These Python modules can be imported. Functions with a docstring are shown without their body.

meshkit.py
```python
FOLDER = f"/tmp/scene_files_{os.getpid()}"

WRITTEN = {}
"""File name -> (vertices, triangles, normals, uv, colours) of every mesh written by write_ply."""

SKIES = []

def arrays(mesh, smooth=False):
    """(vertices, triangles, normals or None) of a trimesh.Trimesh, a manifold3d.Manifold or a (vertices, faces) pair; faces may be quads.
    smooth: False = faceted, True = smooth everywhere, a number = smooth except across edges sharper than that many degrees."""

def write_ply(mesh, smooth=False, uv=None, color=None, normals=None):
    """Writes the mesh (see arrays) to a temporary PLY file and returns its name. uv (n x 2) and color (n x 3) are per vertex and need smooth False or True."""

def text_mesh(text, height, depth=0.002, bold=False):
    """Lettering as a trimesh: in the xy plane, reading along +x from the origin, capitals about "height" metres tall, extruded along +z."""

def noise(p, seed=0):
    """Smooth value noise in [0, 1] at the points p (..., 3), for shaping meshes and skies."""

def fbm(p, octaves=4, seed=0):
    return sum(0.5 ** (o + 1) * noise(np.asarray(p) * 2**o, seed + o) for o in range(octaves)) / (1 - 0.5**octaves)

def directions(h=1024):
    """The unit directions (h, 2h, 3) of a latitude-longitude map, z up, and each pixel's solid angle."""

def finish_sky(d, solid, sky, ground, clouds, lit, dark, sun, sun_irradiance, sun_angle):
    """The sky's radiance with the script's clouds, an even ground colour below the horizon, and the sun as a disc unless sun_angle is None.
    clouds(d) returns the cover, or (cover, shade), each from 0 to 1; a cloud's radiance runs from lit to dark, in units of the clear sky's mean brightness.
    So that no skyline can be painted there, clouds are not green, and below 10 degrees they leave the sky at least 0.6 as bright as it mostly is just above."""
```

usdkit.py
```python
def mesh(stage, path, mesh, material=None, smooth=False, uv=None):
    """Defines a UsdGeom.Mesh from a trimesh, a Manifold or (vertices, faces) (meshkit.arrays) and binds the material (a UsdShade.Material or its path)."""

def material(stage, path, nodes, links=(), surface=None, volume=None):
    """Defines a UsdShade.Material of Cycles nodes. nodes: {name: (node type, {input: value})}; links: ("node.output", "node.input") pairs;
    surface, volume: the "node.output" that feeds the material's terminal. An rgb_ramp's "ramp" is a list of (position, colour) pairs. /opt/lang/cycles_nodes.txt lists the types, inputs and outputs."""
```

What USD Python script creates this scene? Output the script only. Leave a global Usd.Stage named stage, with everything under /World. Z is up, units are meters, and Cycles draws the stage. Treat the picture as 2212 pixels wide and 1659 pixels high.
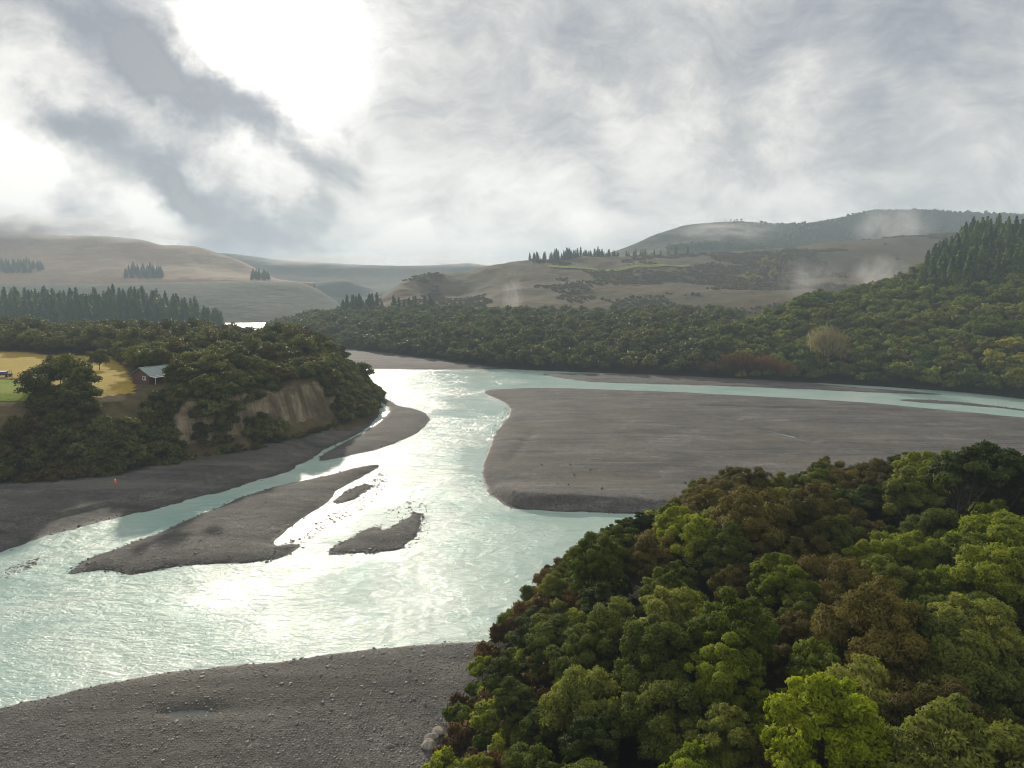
import math, random
import numpy as np
import shapely
from scipy.interpolate import PchipInterpolator, CubicSpline
import usdkit, meshkit
from pxr import Usd, UsdGeom, UsdLux, UsdShade, Gf, Sdf, Vt

stage = Usd.Stage.CreateInMemory()
UsdGeom.Xform.Define(stage, '/World')

# ------------------------------------------------------------------ camera
CAM_H, PITCH, FPX = 45.0, math.radians(7.45), 1520.7      # metres, radians, focal length in photo units (2212 wide)
cam = UsdGeom.Camera.Define(stage, '/World/camera')
cam.CreateHorizontalApertureAttr(36.0)
cam.CreateFocalLengthAttr(36.0 * FPX / 2212)
cam.CreateClippingRangeAttr(Gf.Vec2f(0.5, 20000.0))
cam.CreateExposureAttr(0.74)
cam.AddTranslateOp().Set(Gf.Vec3d(0, 0, CAM_H))
cam.AddRotateXOp().Set(90.0 - math.degrees(PITCH))

# ------------------------------------------------------------------ node graph helper
class R(str):
    pass

class G:
    def __init__(s):
        s.nodes, s.links, s.k = {}, [], 0

    def __call__(s, kind, out=None, **inp):
        s.k += 1
        name = f'n{s.k}'
        vals = {}
        for key, v in inp.items():
            if isinstance(v, R):
                s.links.append((str(v), f'{name}.{key}'))
            else:
                vals[key] = v
        s.nodes[name] = (kind, vals)
        return R(f'{name}.{out}') if out else name

    def m(s, op, a, b=0.0, c=0.0, clamp=False):
        return s('math', 'value', math_type=op, value1=a, value2=b, value3=c, use_clamp=clamp)

    def vm(s, op, a, b=(0, 0, 0), out='vector', **k):
        return s('vector_math', out, vector_math_type=op, vector1=a, vector2=b, **k) if False else s('vector_math', out, math_type=op, vector1=a, vector2=b, **k)

    def noise(s, vec, scale, detail=3.0, rough=0.5, dist=0.0, out='fac', **k):
        return s('noise_texture', out, vector=vec, scale=float(scale), detail=float(detail), roughness=float(rough), distortion=float(dist), **k)

    def rng(s, v, a, b, c=0.0, d=1.0, kind='linear'):
        return s('map_range', 'result', range_type=kind, value=v, from_min=a, from_max=b, to_min=c, to_max=d, clamp=True)

    def ramp(s, fac, stops):
        return s('rgb_ramp', 'color', fac=fac, ramp=stops)

    def mix(s, fac, a, b, kind='mix'):
        return s('mix', 'color', mix_type=kind, fac=fac, color1=a, color2=b)

    def done(s, path, surface=None, volume=None):
        return usdkit.material(stage, path, s.nodes, s.links, surface=surface, volume=volume)

# ------------------------------------------------------------------ sky and sun
SUN_AZ, SUN_EL = math.radians(-17.5), math.radians(19.5)    # azimuth from +y towards +x
SUN_D = (math.sin(SUN_AZ) * math.cos(SUN_EL), math.cos(SUN_AZ) * math.cos(SUN_EL), math.sin(SUN_EL))

def ray(px, py):
    u, v = (px - 1106.0) / FPX, (829.5 - py) / FPX
    d = np.array([u, math.cos(PITCH) + v * math.sin(PITCH), -math.sin(PITCH) + v * math.cos(PITCH)])
    return d

def sky_material():
    g = G()
    d = g('texture_coordinate', 'generated')
    sky = g('sky_texture', 'color', sky_type='single_scattering', sun_disc=False, sun_elevation=SUN_EL, sun_rotation=SUN_AZ, altitude=200.0)
    z = g('separate_xyz', 'z', vector=d)
    zz = g.m('maximum', z, 0.0)
    # cloud layer seen in perspective, and a slow warp
    inv = g.m('divide', 1.0, g.m('add', zz, 0.50))
    plane = g('vector_math', 'vector', math_type='scale', vector1=d, scale=inv)
    warp = g.noise(plane, 1.5, 3, 0.55, out='color')
    warp = g('vector_math', 'vector', math_type='subtract', vector1=warp, vector2=(0.5, 0.5, 0.5))
    big = g('vector_math', 'vector', math_type='multiply_add', vector1=warp, vector2=(0.55, 0.55, 0.3), vector3=plane)
    wv = g('vector_math', 'vector', math_type='subtract', vector1=g.noise(d, 2.6, 4, 0.55, out='color'), vector2=(0.5, 0.5, 0.5))
    dd0 = g('vector_math', 'vector', math_type='multiply_add', vector1=wv, vector2=(0.22, 0.22, 0.22), vector3=d)
    n1 = g.noise(big, 2.2, 8, 0.60, 0.3)
    slant = g('mapping', 'vector', vector=dd0, mapping_type='point', rotation=(0, -0.55, 0), scale=(0.62, 1.0, 1.35))
    n2 = g.noise(slant, 6.5, 9, 0.66, 0.35)
    n3 = g.noise(slant, 15.0, 8, 0.72, 0.3)
    # lobes: broad masses of lighter and darker cloud, edges torn by the warp
    wd = g.noise(d, 4.2, 8, 0.58, out='color')
    wd = g('vector_math', 'vector', math_type='subtract', vector1=wd, vector2=(0.5, 0.5, 0.5))
    dd = g('vector_math', 'vector', math_type='multiply_add', vector1=wd, vector2=(0.30, 0.30, 0.30), vector3=d)
    val = g.m('multiply_add', g.m('subtract', n1, 0.5), 0.45, 0.46)
    val = g.m('multiply_add', g.m('subtract', n2, 0.5), 0.84, val)
    val = g.m('multiply_add', g.m('subtract', n3, 0.5), 0.50, val)
    val = g.m('add', val, g.rng(zz, 0.0, 0.24, 0.13, 0.0))
    for (px, py, r, amp) in SKY_LOBES:
        c = ray(px, py); c = c / np.linalg.norm(c)
        dist = g('vector_math', 'value', math_type='distance', vector1=dd, vector2=tuple(c))
        val = g.m('add', val, g.rng(dist, 0.0, r / FPX, amp, 0.0, 'smootherstep'))
    val = g.m('multiply_add', g.m('subtract', val, 0.55), 1.28, 0.55)
    col = g.ramp(val, [(0.0, (0.235, 0.25, 0.285)), (0.22, (0.345, 0.36, 0.385)), (0.42, (0.485, 0.485, 0.48)), (0.62, (0.675, 0.66, 0.63)), (0.82, (0.82, 0.795, 0.745)), (1.0, (0.95, 0.915, 0.85))])
    # glow round the sun, through the cloud
    ds = g('vector_math', 'value', math_type='distance', vector1=d, vector2=SUN_D)
    glow = g.m('add', g.rng(ds, 0.0, 0.24, 0.50, 0.0, 'smootherstep'), g.rng(ds, 0.0, 0.9, 0.10, 0.0, 'smootherstep'))
    thin = g.rng(val, 0.25, 0.9, 0.15, 1.0)
    col = g('vector_math', 'vector', math_type='scale', vector1=col, scale=g.m('multiply_add', glow, thin, 1.0))
    col = g('vector_math', 'vector', math_type='scale', vector1=col, scale=CLOUD_LEVEL / SKY_STRENGTH)
    cover = g.rng(val, -0.1, 0.15, 0.965, 1.0)
    col = g.mix(cover, sky, col)
    bg = g('background_shader', 'background', color=col, strength=SKY_STRENGTH)
    return g.done('/World/Looks/sky_clouds', surface=bg)

SKY_STRENGTH, CLOUD_LEVEL = 0.08, 0.78
HAZE_DENSITY = 0.00023
# (photo x, photo y, radius, amount): light and dark masses of the cloud in view
SKY_LOBES = [
    (600, 60, 290, 0.30), (480, -60, 240, 0.20), (720, 180, 190, 0.14), (600, 190, 120, 0.12),
    (60, 215, 150, 0.22), (190, 190, 110, 0.12), (10, 330, 90, 0.10), (330, 300, 120, 0.12),
    (-40, 420, 170, 0.40), (110, 440, 130, 0.42), (240, 485, 110, 0.40), (340, 520, 110, 0.40), (440, 545, 100, 0.32),
    (230, 30, 160, -0.33), (330, 90, 120, -0.33), (420, 140, 120, -0.33), (500, 210, 120, -0.36), (580, 250, 100, -0.32), (680, 280, 110, -0.30), (790, 330, 110, -0.20), (120, 0, 130, -0.20),
    (170, 300, 120, -0.30), (300, 370, 140, -0.30), (400, 400, 130, -0.28), (90, 330, 100, -0.28), (420, 480, 120, -0.32), (540, 500, 120, -0.32), (660, 440, 120, -0.24), (380, 455, 80, -0.2), (580, 560, 60, -0.3),
    (450, 385, 60, 0.22), (580, 350, 90, 0.22), (900, 250, 170, 0.10), (880, 420, 180, 0.12), (600, 540, 90, 0.32), (720, 560, 130, 0.36), (880, 550, 140, 0.34), (1020, 550, 140, 0.28), (1250, 500, 150, 0.16), (960, 480, 90, -0.10),
    (1150, 440, 200, 0.20), (1050, 150, 200, 0.02), (1240, 200, 120, 0.14), (1350, 260, 150, 0.16), (1350, 90, 220, -0.10), (1480, 300, 170, 0.12), (1640, 330, 160, -0.10),
    (1790, 185, 130, 0.26), (1690, 240, 110, 0.14), (1650, 60, 230, -0.14), (2020, 60, 300, -0.22), (1850, 320, 150, -0.12), (2060, 260, 140, 0.14), (2140, 330, 130, 0.08), (1950, 440, 170, -0.10), (1560, 420, 120, 0.10), (2180, 150, 160, -0.1),
]

sky = UsdLux.DomeLight.Define(stage, '/World/sky')
sun = UsdLux.DistantLight.Define(stage, '/World/sun')
sun.CreateIntensityAttr(0.72)
sun.CreateAngleAttr(1.5)
sun.CreateColorAttr(Gf.Vec3f(1.0, 0.90, 0.74))
sun.GetPrim().CreateAttribute('inputs:normalize', Sdf.ValueTypeNames.Bool).Set(True)
_m = Gf.Matrix4d(1.0)
_m.SetRotate(Gf.Rotation(Gf.Vec3d(0, 0, 1), Gf.Vec3d(*SUN_D)))
sun.AddTransformOp().Set(_m)
UsdShade.MaterialBindingAPI.Apply(sky.GetPrim()).Bind(sky_material())
sky.GetPrim().SetCustomDataByKey('kind', 'structure')
sky.GetPrim().SetCustomDataByKey('label', 'bright broken cloud over the whole sky')
sky.GetPrim().SetCustomDataByKey('category', 'sky')
# ------------------------------------------------------------------ small helpers
WORLD_NAMES = {}

def numbered(name):
    k = WORLD_NAMES.get(name, 0)
    WORLD_NAMES[name] = k + 1
    return name if k == 0 else f'{name}_{k:03d}'

def tag(prim, label=None, cat=None, group=None, kind=None):
    p = prim.GetPrim() if hasattr(prim, 'GetPrim') else prim
    for key, v in (('label', label), ('category', cat), ('group', group), ('kind', kind)):
        if v:
            p.SetCustomDataByKey(key, v)
    return p

def top(name):
    return '/World/' + numbered(name)

def thing(name, label, cat, loc=(0, 0, 0), rotz=0.0, group=None, scale=None):
    x = UsdGeom.Xform.Define(stage, top(name))
    x.AddTranslateOp().Set(Gf.Vec3d(*map(float, loc)))
    x.AddRotateZOp().Set(math.degrees(rotz))
    if scale is not None:
        x.AddScaleOp().Set(Gf.Vec3f(*scale))
    tag(x, label, cat, group)
    return x.GetPrim()

def part(parent, name, mesh, mat, smooth=False, label=None):
    base = str(parent.GetPath()) + '/' + name
    path, k = base, 0
    while stage.GetPrimAtPath(path):
        k += 1
        path = f'{base}_{k:03d}'
    m = usdkit.mesh(stage, path, mesh, mat, smooth)
    if label:
        tag(m, label)
    return m.GetPrim()

def raw_mesh(path, v, f, n, mat):
    m = UsdGeom.Mesh.Define(stage, path)
    m.CreatePointsAttr(Vt.Vec3fArray.FromNumpy(np.ascontiguousarray(v, np.float32)))
    m.CreateFaceVertexCountsAttr(Vt.IntArray.FromNumpy(np.full(len(f), f.shape[1], np.int32)))
    m.CreateFaceVertexIndicesAttr(Vt.IntArray.FromNumpy(np.ascontiguousarray(f, np.int32).ravel()))
    m.CreateSubdivisionSchemeAttr('none')
    if n is not None:
        m.CreateNormalsAttr(Vt.Vec3fArray.FromNumpy(np.ascontiguousarray(n, np.float32)))
        m.SetNormalsInterpolation('vertex')
    UsdShade.MaterialBindingAPI.Apply(m.GetPrim()).Bind(mat)
    return m

def unproj(px, py, z=0.0):
    d = ray(px, py)
    t = (z - CAM_H) / d[2]
    return np.array([d[0] * t, d[1] * t, z])

def at_depth(px, py, y):
    d = ray(px, py)
    t = y / d[1]
    return np.array([d[0] * t, y, CAM_H + d[2] * t])

def to_px(p):
    p = np.asarray(p, float)
    q = p - np.array([0, 0, CAM_H])
    c, s = math.cos(PITCH), math.sin(PITCH)
    fwd = q[..., 1] * c - q[..., 2] * s
    up = q[..., 1] * s + q[..., 2] * c
    return 1106 + FPX * q[..., 0] / fwd, 829.5 - FPX * up / fwd, fwd

def fbm2(x, y, scale, octaves=4, seed=0):
    x = np.asarray(x, float)
    return meshkit.fbm(np.stack([x / scale, np.asarray(y, float) / scale, np.zeros_like(x) + seed * 7.3], -1), octaves, seed) - 0.5

def smooth_line(pts, n=12):
    """a closed outline with rounded corners (Chaikin)"""
    p = np.asarray(pts, float)
    for _ in range(2):
        q = np.roll(p, -1, 0)
        p = np.stack([0.75 * p + 0.25 * q, 0.25 * p + 0.75 * q], 1).reshape(-1, p.shape[1])
    return p

def signed(poly, x, y):
    """metres inside (positive) a shapely polygon"""
    pts = shapely.points(x, y)
    d = shapely.distance(pts, poly.boundary)
    return np.where(shapely.contains_xy(poly, x, y), d, -d)

def grid_faces(keep):
    """faces of a lattice where keep (bool per vertex) holds; returns faces and the used vertex index map"""
    h, w = keep.shape
    idx = np.arange(h * w).reshape(h, w)
    a, b, c, d = idx[:-1, :-1], idx[:-1, 1:], idx[1:, 1:], idx[1:, :-1]
    k = keep[:-1, :-1] & keep[:-1, 1:] & keep[1:, 1:] & keep[1:, :-1]
    f = np.concatenate([np.stack([a[k], b[k], c[k]], 1), np.stack([a[k], c[k], d[k]], 1)])
    used = np.unique(f)
    remap = np.full(h * w, -1)
    remap[used] = np.arange(len(used))
    return remap[f], used

def sheet(path, X, Y, Z, keep, mat):
    f, used = grid_faces(keep)
    v = np.stack([X.ravel()[used], Y.ravel()[used], Z.ravel()[used]], 1)
    return usdkit.mesh(stage, path, (v, f), mat, True)

# ------------------------------------------------------------------ materials of the setting
def mat_gravel():
    g = G()
    p = g('geometry', 'position')
    big = g.noise(p, 0.06, 4, 0.6)
    mid = g.noise(p, 0.55, 4, 0.6)
    cell = g('voronoi_texture', 'color', vector=p, scale=4.2, randomness=1.0)
    cell2 = g('voronoi_texture', 'color', vector=p, scale=10.0, randomness=1.0)
    c1 = g('separate_color', 'r', color=cell)
    c2 = g('separate_color', 'g', color=cell2)
    v = g.m('multiply_add', g.m('subtract', c1, 0.5), 0.42, 0.5)
    v = g.m('multiply_add', g.m('subtract', c2, 0.5), 0.40, v)
    v = g.m('multiply_add', g.m('subtract', big, 0.5), 0.9, v)
    v = g.m('multiply_add', g.m('subtract', mid, 0.5), 0.55, v)
    col = g.ramp(v, [(0.0, (0.038, 0.036, 0.034)), (0.35, (0.078, 0.074, 0.069)), (0.6, (0.113, 0.107, 0.099)), (0.85, (0.175, 0.166, 0.154)), (1.0, (0.33, 0.315, 0.295))])
    flow = g('mapping', 'vector', vector=p, mapping_type='point', rotation=(0, 0, 0.35), scale=(0.16, 1.0, 1.0))
    band = g.noise(flow, 0.16, 5, 0.62, 1.2)
    col = g('vector_math', 'vector', math_type='scale', vector1=col, scale=g.rng(band, 0.32, 0.68, 0.52, 1.14))
    silt = g.m('multiply', g.rng(g.noise(flow, 0.09, 4, 0.6, 0.8), 0.60, 0.70), 0.7)
    col = g.mix(silt, col, (0.135, 0.125, 0.108))
    brown = g.rng(g.noise(p, 0.035, 3, 0.5), 0.48, 0.72)
    col = g.mix(brown, col, g.mix(0.5, col, (0.115, 0.10, 0.072)))
    # wet stones near the water line are darker
    z = g('separate_xyz', 'z', vector=p)
    wet = g.rng(g.m('multiply_add', g.m('subtract', mid, 0.5), 0.25, z), 0.05, 0.32, 0.45, 1.0)
    col = g('vector_math', 'vector', math_type='scale', vector1=col, scale=wet)
    dist = g('voronoi_texture', 'distance', vector=p, scale=4.2)
    dist2 = g('voronoi_texture', 'distance', vector=p, scale=10.0)
    h = g.m('add', g.m('multiply', dist, -0.17), g.m('multiply', dist2, -0.07))
    h = g.m('multiply_add', mid, 0.35, h)
    nb = g('bump', 'normal', height=h, strength=0.8, distance=0.5)
    s = g('principled_bsdf', 'BSDF', base_color=col, roughness=g.rng(wet, 0.45, 1.0, 0.60, 0.88), normal=nb, specular_ior_level=0.2)
    return g.done('/World/Looks/gravel', surface=s)

def mat_water():
    g = G()
    p = g('geometry', 'position')
    st = g('mapping', 'vector', vector=p, mapping_type='point', rotation=(0, 0, 0.15), scale=(0.55, 1.0, 1.0))
    rough = g.rng(g.noise(p, 0.03, 4, 0.6, 0.6), 0.36, 0.64, 0.25, 1.0)
    w1 = g.noise(st, 0.55, 4, 0.55, 0.6)
    w2 = g.noise(st, 2.6, 4, 0.65, 0.8)
    w0 = g.noise(st, 0.16, 3, 0.5, 0.3)
    h = g.m('multiply_add', w2, 0.34, g.m('multiply', w1, 0.55))
    h = g.m('multiply_add', w0, 0.6, g.m('multiply', h, rough))
    nb = g('bump', 'normal', height=h, strength=0.85, distance=1.0)
    tint = g.noise(p, 0.028, 5, 0.65, 0.8)
    col = g.ramp(tint, [(0.28, (0.45, 0.52, 0.465)), (0.5, (0.35, 0.475, 0.42)), (0.72, (0.23, 0.41, 0.355))])
    fo = g.m('multiply', g.rng(w1, 0.60, 0.74), g.rng(g.noise(p, 0.05, 3, 0.6), 0.50, 0.66))
    col = g.mix(fo, col, (0.72, 0.78, 0.77))
    s = g('principled_bsdf', 'BSDF', base_color=col, roughness=0.20, normal=nb, ior=1.33)
    return g.done('/World/Looks/river_water', surface=s)

def mat_ground(name, stops, s1, s2, bump=0.5, extra=None):
    """mottled earth or scrub: stops over a two-scale noise of the ground's own colours"""
    g = G()
    p = g('geometry', 'position')
    a = g.noise(p, s1, 5, 0.62, 0.4)
    b = g.noise(p, s2, 4, 0.65)
    v = g.m('multiply_add', g.m('subtract', b, 0.5), 0.9, g.m('multiply_add', g.m('subtract', a, 0.5), 1.3, 0.5))
    col = g.ramp(v, stops)
    nb = g('bump', 'normal', height=b, strength=bump, distance=0.6 / s2)
    s = g('principled_bsdf', 'BSDF', base_color=col, roughness=0.95, normal=nb, specular_ior_level=0.1)
    return g.done('/World/Looks/' + name, surface=s)

def mat_cliff():
    g = G()
    p = g('geometry', 'position')
    nz = g('separate_xyz', 'z', vector=g('geometry', 'true_normal'))
    stretch = g('mapping', 'vector', vector=p, mapping_type='point', scale=(1.0, 1.0, 0.35))
    n = g.noise(stretch, 0.16, 6, 0.65, 0.8)
    strata = g('mapping', 'vector', vector=p, mapping_type='point', scale=(0.12, 0.12, 1.0))
    n2 = g.m('multiply_add', g.noise(strata, 0.9, 5, 0.6, 0.5), 0.45, g.m('multiply', g.noise(p, 0.8, 6, 0.7, 0.3), 0.55))
    v = g.m('multiply_add', g.m('subtract', n2, 0.5), 0.7, g.m('multiply_add', g.m('subtract', n, 0.5), 2.1, 0.50))
    rock = g.ramp(v, [(0.1, (0.07, 0.052, 0.034)), (0.40, (0.125, 0.096, 0.060)), (0.62, (0.235, 0.19, 0.122)), (0.9, (0.34, 0.285, 0.195))])
    soil = g.ramp(g.noise(p, 0.25, 5, 0.6), [(0.25, (0.04, 0.038, 0.018)), (0.5, (0.09, 0.068, 0.034)), (0.75, (0.125, 0.10, 0.05))])
    k = g.rng(nz, 0.40, 0.62)
    col = g.mix(k, rock, soil)
    nb = g('bump', 'normal', height=n2, strength=0.9, distance=0.8)
    s = g('principled_bsdf', 'BSDF', base_color=col, roughness=0.95, normal=nb, specular_ior_level=0.1)
    return g.done('/World/Looks/cliff', surface=s)

def mat_plain(name, col, rough=0.8, var=0.15, scale=3.0, spec=0.3, metallic=0.0):
    g = G()
    p = g('texture_coordinate', 'object')
    n = g.noise(p, scale, 5, 0.65)
    lo = tuple(c * (1 - var) for c in col)
    hi = tuple(min(1, c * (1 + var)) for c in col)
    c = g.ramp(n, [(0.3, lo), (0.7, hi)])
    s = g('principled_bsdf', 'BSDF', base_color=c, roughness=rough, specular_ior_level=spec, metallic=metallic)
    return g.done('/World/Looks/' + name, surface=s)

GRAVEL, WATER, CLIFF = mat_gravel(), mat_water(), mat_cliff()
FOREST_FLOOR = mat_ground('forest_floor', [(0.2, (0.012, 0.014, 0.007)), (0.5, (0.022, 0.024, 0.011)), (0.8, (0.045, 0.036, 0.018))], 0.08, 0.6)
BROWN_HILL = mat_ground('brown_scrub', [(0.05, (0.032, 0.035, 0.014)), (0.32, (0.057, 0.050, 0.022)), (0.52, (0.082, 0.063, 0.029)), (0.75, (0.108, 0.076, 0.037)), (1.0, (0.145, 0.112, 0.052))], 0.008, 0.07, 0.22)
TUSSOCK = mat_ground('tussock_hill', [(0.1, (0.10, 0.070, 0.040)), (0.4, (0.21, 0.138, 0.080)), (0.7, (0.27, 0.18, 0.108)), (1.0, (0.32, 0.23, 0.14))], 0.003, 0.03, 0.3)
FAR_FOREST = mat_ground('far_forest_slope', [(0.2, (0.016, 0.024, 0.012)), (0.5, (0.034, 0.042, 0.020)), (0.8, (0.062, 0.060, 0.032))], 0.006, 0.05, 0.25)
FAR_RIDGE = mat_ground('far_ridge_slope', [(0.15, (0.028, 0.036, 0.018)), (0.42, (0.055, 0.056, 0.028)), (0.62, (0.13, 0.105, 0.052)), (0.9, (0.20, 0.15, 0.08))], 0.0035, 0.03, 0.8)
PASTURE = mat_ground('green_pasture', [(0.2, (0.095, 0.145, 0.012)), (0.5, (0.15, 0.205, 0.016)), (0.8, (0.22, 0.23, 0.03))], 0.08, 0.9, 0.4)
DRY_GRASS = mat_ground('dry_pasture', [(0.1, (0.16, 0.16, 0.025)), (0.4, (0.31, 0.24, 0.034)), (0.7, (0.37, 0.255, 0.055)), (1.0, (0.26, 0.155, 0.07))], 0.05, 0.7, 0.4)

# ------------------------------------------------------------------ ground, river, gravel bars
def flat(path, x0, x1, y0, y1, z, mat):
    v = np.array([[x0, y0, z], [x1, y0, z], [x1, y1, z], [x0, y1, z]], float)
    return usdkit.mesh(stage, path, (v, np.array([[0, 1, 2], [0, 2, 3]])), mat)

tag(flat(top('ground'), -3300, 3300, -500, 5200, -3.0, FAR_FOREST), 'dark valley floor under the river and the hills', 'ground', kind='structure')

# the river: a lattice that follows the view's distance, so that near waves are real and far ones are not
def river_mesh():
    rows = [26.0]
    while rows[-1] < 1500:
        rows.append(rows[-1] + max(0.55, 0.0062 * rows[-1]))
    ys = np.array(rows)
    xs = np.concatenate([np.linspace(-420, -150, 150), np.linspace(-149.4, 150, 560), np.linspace(151, 620, 220)])
    X, Y = np.meshgrid(xs, ys)
    fade = np.clip(1.3 - Y / 420.0, 0.0, 1.0)
    Z = 0.26 * fade * fbm2(X * 0.75 + 0.2 * Y, Y, 6.0, 4, 3) + 0.16 * fade * fbm2(X, Y, 1.6, 3, 5)
    return X, Y, Z

X, Y, Z = river_mesh()
tag(sheet(top('river'), X, Y, Z, np.ones(X.shape, bool), WATER), 'milky turquoise braided river winding between grey gravel bars', 'river', kind='structure')

BARS = {}

def gravel_bar(name, pts_px, step, height, label, edge=0.35, seed=0, ragged=0.8, extra=None, far=None, cut=None):
    """pts_px: outline at the water line in photo units, or ('w', x, y) metres. The bar rises from under the water to its height."""
    pts = np.array([p[1:] if p[0] == 'w' else unproj(*p)[:2] for p in pts_px], float)
    poly = shapely.Polygon(smooth_line(pts)).buffer(0)
    x0, y0, x1, y1 = poly.bounds
    m = 3.0
    xs, ys = np.arange(x0 - m, x1 + m, step), np.arange(y0 - m, y1 + m, step)
    X, Y = np.meshgrid(xs, ys)
    X = X + 0.0
    s = signed(poly, X.ravel(), Y.ravel()).reshape(X.shape)
    s = s + ragged * 2.2 * fbm2(X, Y, 5.0, 4, seed) + ragged * 0.8 * fbm2(X, Y, 1.1, 2, seed + 9)
    prof = np.where(s > 0, height * (1 - np.exp(-np.maximum(s, 0) * edge / height)), 0.30 * s)
    Z = prof + np.clip(s / 6, 0, 1) * (1.1 * height * fbm2(X, Y, 22.0, 4, seed + 2) * 0.6 + 0.16 * fbm2(X, Y, 2.2, 3, seed + 4)) + 0.06 * fbm2(X, Y, 0.7, 2, seed + 6)
    Z = np.maximum(Z, np.where(s > 0.6, 0.08, -9))
    if extra:
        Z = extra(X, Y, Z, s)
    keep = s > -2.2
    path = top(name)
    tag(sheet(path, X, Y, Z, keep, GRAVEL), label, 'gravel bar', kind='structure')
    BARS[path] = (poly, X, Y, Z, s)
    return path

def big_bar_shape(X, Y, Z, s):
    # the cut bank at the near end and old flood channels across the bar
    nb = np.clip(1 - (Y - 139) / 45, 0, 1)
    Z = Z + np.clip((s - 0.9) / 2.2, 0, 1) * 1.8 * np.clip(1 - (Y - 146) / 16, 0, 1) * np.clip((70 - X) / 60, 0.25, 1)
    for (a, b, w, dpt) in (((1575, 905), (1760, 960), 2.6, 0.9), ((1600, 920), (1720, 945), 1.6, 0.6), ((1590, 1000), (1700, 1010), 3.0, 0.4), ((1150, 940), (1105, 1000), 2.0, 0.35), ((1500, 880), (2000, 893), 2.2, 0.45)):
        p, q = unproj(*a)[:2], unproj(*b)[:2]
        L = np.hypot(*(q - p)); t = (q - p) / L
        u = (X - p[0]) * t[0] + (Y - p[1]) * t[1]
        v = -(X - p[0]) * t[1] + (Y - p[1]) * t[0] + 2.5 * fbm2(X, Y, 14, 3, 31)
        Z = Z - dpt * np.exp(-(v / w) ** 2) * np.clip((u + 6) / 8, 0, 1) * np.clip((L + 6 - u) / 8, 0, 1) * np.clip(s / 6, 0, 1)
    return Z

BIG = gravel_bar('gravel_bar', [(1030, 845), (1090, 868), (1106, 890), (1085, 915), (1066, 940), (1057, 975), (1040, 1012), (1045, 1050), (1078, 1088), (1112, 1101), (1230, 1105), (1350, 1109), (1450, 1112), (1560, 1110), (1800, 1090), (2300, 1060), (2700, 1000), (2500, 925), (2212, 905), (1900, 873), (1700, 861), (1450, 848), (1200, 839), (1100, 841)],
                 0.8, 1.05, 'broad flat grey gravel bar filling the middle right of the riverbed', edge=0.5, seed=1, extra=big_bar_shape)
gravel_bar('gravel_bar', [(620, 802), (750, 798), (900, 799), (1060, 799), (1110, 796), (1000, 783), (900, 765), (780, 750), (690, 742), (560, 740)], 2.0, 1.6,
           'pale far gravel flat at the foot of the far bank forest, beyond the headland', edge=0.1, seed=2)
gravel_bar('gravel_bar', [(1150, 806), (1350, 807), (1500, 812), (1700, 822), (1840, 836), (2060, 852), (2000, 853), (1780, 843), (1550, 833), (1300, 827), (1220, 820)], 1.0, 0.5,
           'long thin gravel bar between the two far channels below the wooded bank', edge=0.12, seed=3, ragged=1.6)
gravel_bar('gravel_bar', [(1930, 866), (2100, 876), (2260, 893), (2330, 905), (2250, 889), (2080, 868), (1960, 861)], 0.8, 0.16,
           'low dark gravel strip barely above the water near the right end of the far channel', edge=0.08, seed=13, ragged=0.9)
def beach_shape(X, Y, Z, s):
    t = np.clip((s - 7.5 - 3 * fbm2(X, Y, 16, 3, 55)) / 1.1, 0, 1)
    return Z + 0.75 * t * np.clip((Y - 100) / 30, 0, 1)

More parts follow.
